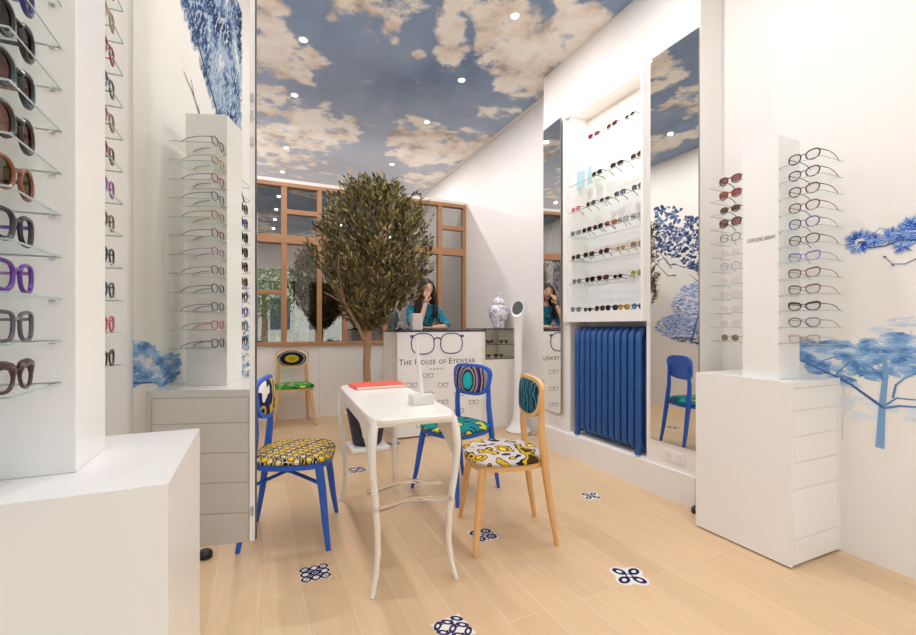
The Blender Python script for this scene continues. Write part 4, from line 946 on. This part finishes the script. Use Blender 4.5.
    # hands
    def hand(wrist,dirv,palm_n,curl,name):
        w=Vector(wrist); d=Vector(dirv).normalized(); nrm=Vector(palm_n).normalized(); s=d.cross(nrm).normalized()
        V=[tuple(w)+(.020,.016),tuple(w+d*.045)+(.026,.013),tuple(w+d*.078)+(.027,.011)]; E=[(0,1),(1,2)]
        hnd=skin_mesh('hand',V,E,sk,t,0,2)
        for k,(off,L) in enumerate(((-.027,.058),(-.009,.070),(.009,.066),(.026,.052))):
            p=w+d*.062+s*off; b_=w+d*.090+s*off*1.1; q=b_+(d*math.cos(curl)+nrm*math.sin(curl))*L*.5; r_=q+(d*math.cos(curl*2)+nrm*math.sin(curl*2))*L*.5
            skin_mesh('finger',[tuple(p)+(.009,),tuple(b_)+(.0088,),tuple(q)+(.008,),tuple(r_)+(.0065,)],[(0,1),(1,2),(2,3)],sk,hnd,0,2)
        p=w+d*.018-s*.018; q=w+d*.045-s*.045+nrm*.01; r_=w+d*.072-s*.050+nrm*.02
        skin_mesh('thumb',[tuple(p)+(.011,),tuple(q)+(.0095,),tuple(r_)+(.0075,)],[(0,1),(1,2)],sk,hnd,0,2)
    hand((-.058,-.205,1.445),(.18,.12,1),(.35,1,-.05),.5,'r')
    hand((-.0,-.225,1.150),(-1,.05,-.0),(0,-.25,-1),.12,'l')
woman()
# ---------------------------------------------------------------- street outside the shop window (seen in reflections)
box_('ground',mat('pavement',(176,170,162),.8,noise_amt=.1,noise_scale=6),(-9,12,-16,YF-.12,-.12,-.02)).name='ground'
def street_tree(x,y,h,lab):
    t=thing('street_tree',lab,'tree',(x,y,-.02)); R=random.Random(int(x*10))
    MB().tube([(0,0,0),(.05,0,h*.25),(0,.05,h*.5)],[.14,.11,.07],10).build('trunk',BARK,t,smooth=True)
    lf=MB()
    for i in range(2600):
        a=R.uniform(0,2*PI); u=R.uniform(-1,1); q=R.random()**.4; s=math.sqrt(1-u*u); p=Vector((q*s*math.cos(a)*h*.34,q*s*math.sin(a)*h*.3,h*.62+q*u*h*.36))
        d=Vector((R.uniform(-1,1),R.uniform(-1,1),R.uniform(-1,1))).normalized(); e=d.cross(Vector((R.uniform(-1,1),R.uniform(-1,1),R.uniform(-1,1)))).normalized(); l=.16
        lf.m=i%2; lf.add([p,p+d*l*.5+e*l*.3,p+d*l,p+d*l*.5-e*l*.3],[(0,1,2),(0,2,3)])
    lf.build('crown',[mat('street_leaf',(110,130,70),.6),mat('street_leaf_b',(140,154,96),.6)],t,fix=False)
street_tree(.2,-7.0,5.2,'leafy green street tree outside, reflected in the left partition panes')
street_tree(5.2,-8.0,5.6,'leafy green street tree outside, further right across the street')
t=thing('building','pale stone building across the street, reflected in the glazed partition','building',(1,-14,-.02)); b=MB(); b.box(-9,9,-1,0,0,9); b.build('facade',mat('facade',(226,218,204),.8,noise_amt=.05,noise_scale=2),t)
for i in range(9):
    for z in (1.0,4.2,7.0): MB().box(-8.4+i*2,-7.4+i*2,0,.03,z,z+1.7).build('window_pane',mat('facade_window',(90,100,110),.2),t) if i+z>0 else None
# ---------------------------------------------------------------- light, world, camera
sc=bpy.context.scene
w=D.worlds.new('world'); sc.world=w; w.use_nodes=True; bg=w.node_tree.nodes['Background']; bg.inputs[0].default_value=(.86,.93,1,1); bg.inputs[1].default_value=3.0
s=D.lights.new('hazy_sun','SUN'); s.energy=1.1; s.angle=math.radians(70); s.color=(1,.985,.96); so=D.objects.new('hazy_sun',s); COL.objects.link(so)
dv=Vector((.10,1,-.42)); so.rotation_euler=dv.to_track_quat('-Z','Y').to_euler(); so.location=(1,-6,5)
cam=D.cameras.new('camera'); co=D.objects.new('camera',cam); COL.objects.link(co); sc.camera=co
cam.sensor_width=36; cam.sensor_fit='HORIZONTAL'; cam.lens=FOC/916*36; cam.shift_y=(HY-317.5)/916; cam.clip_start=.02
co.location=(0,0,CAMH); co.rotation_euler=(PI/2,0,-TH)
sc.view_settings.view_transform='Standard'; sc.view_settings.look='None'; sc.view_settings.gamma=1; sc.view_settings.use_curve_mapping=False; sc.view_settings.exposure=.58
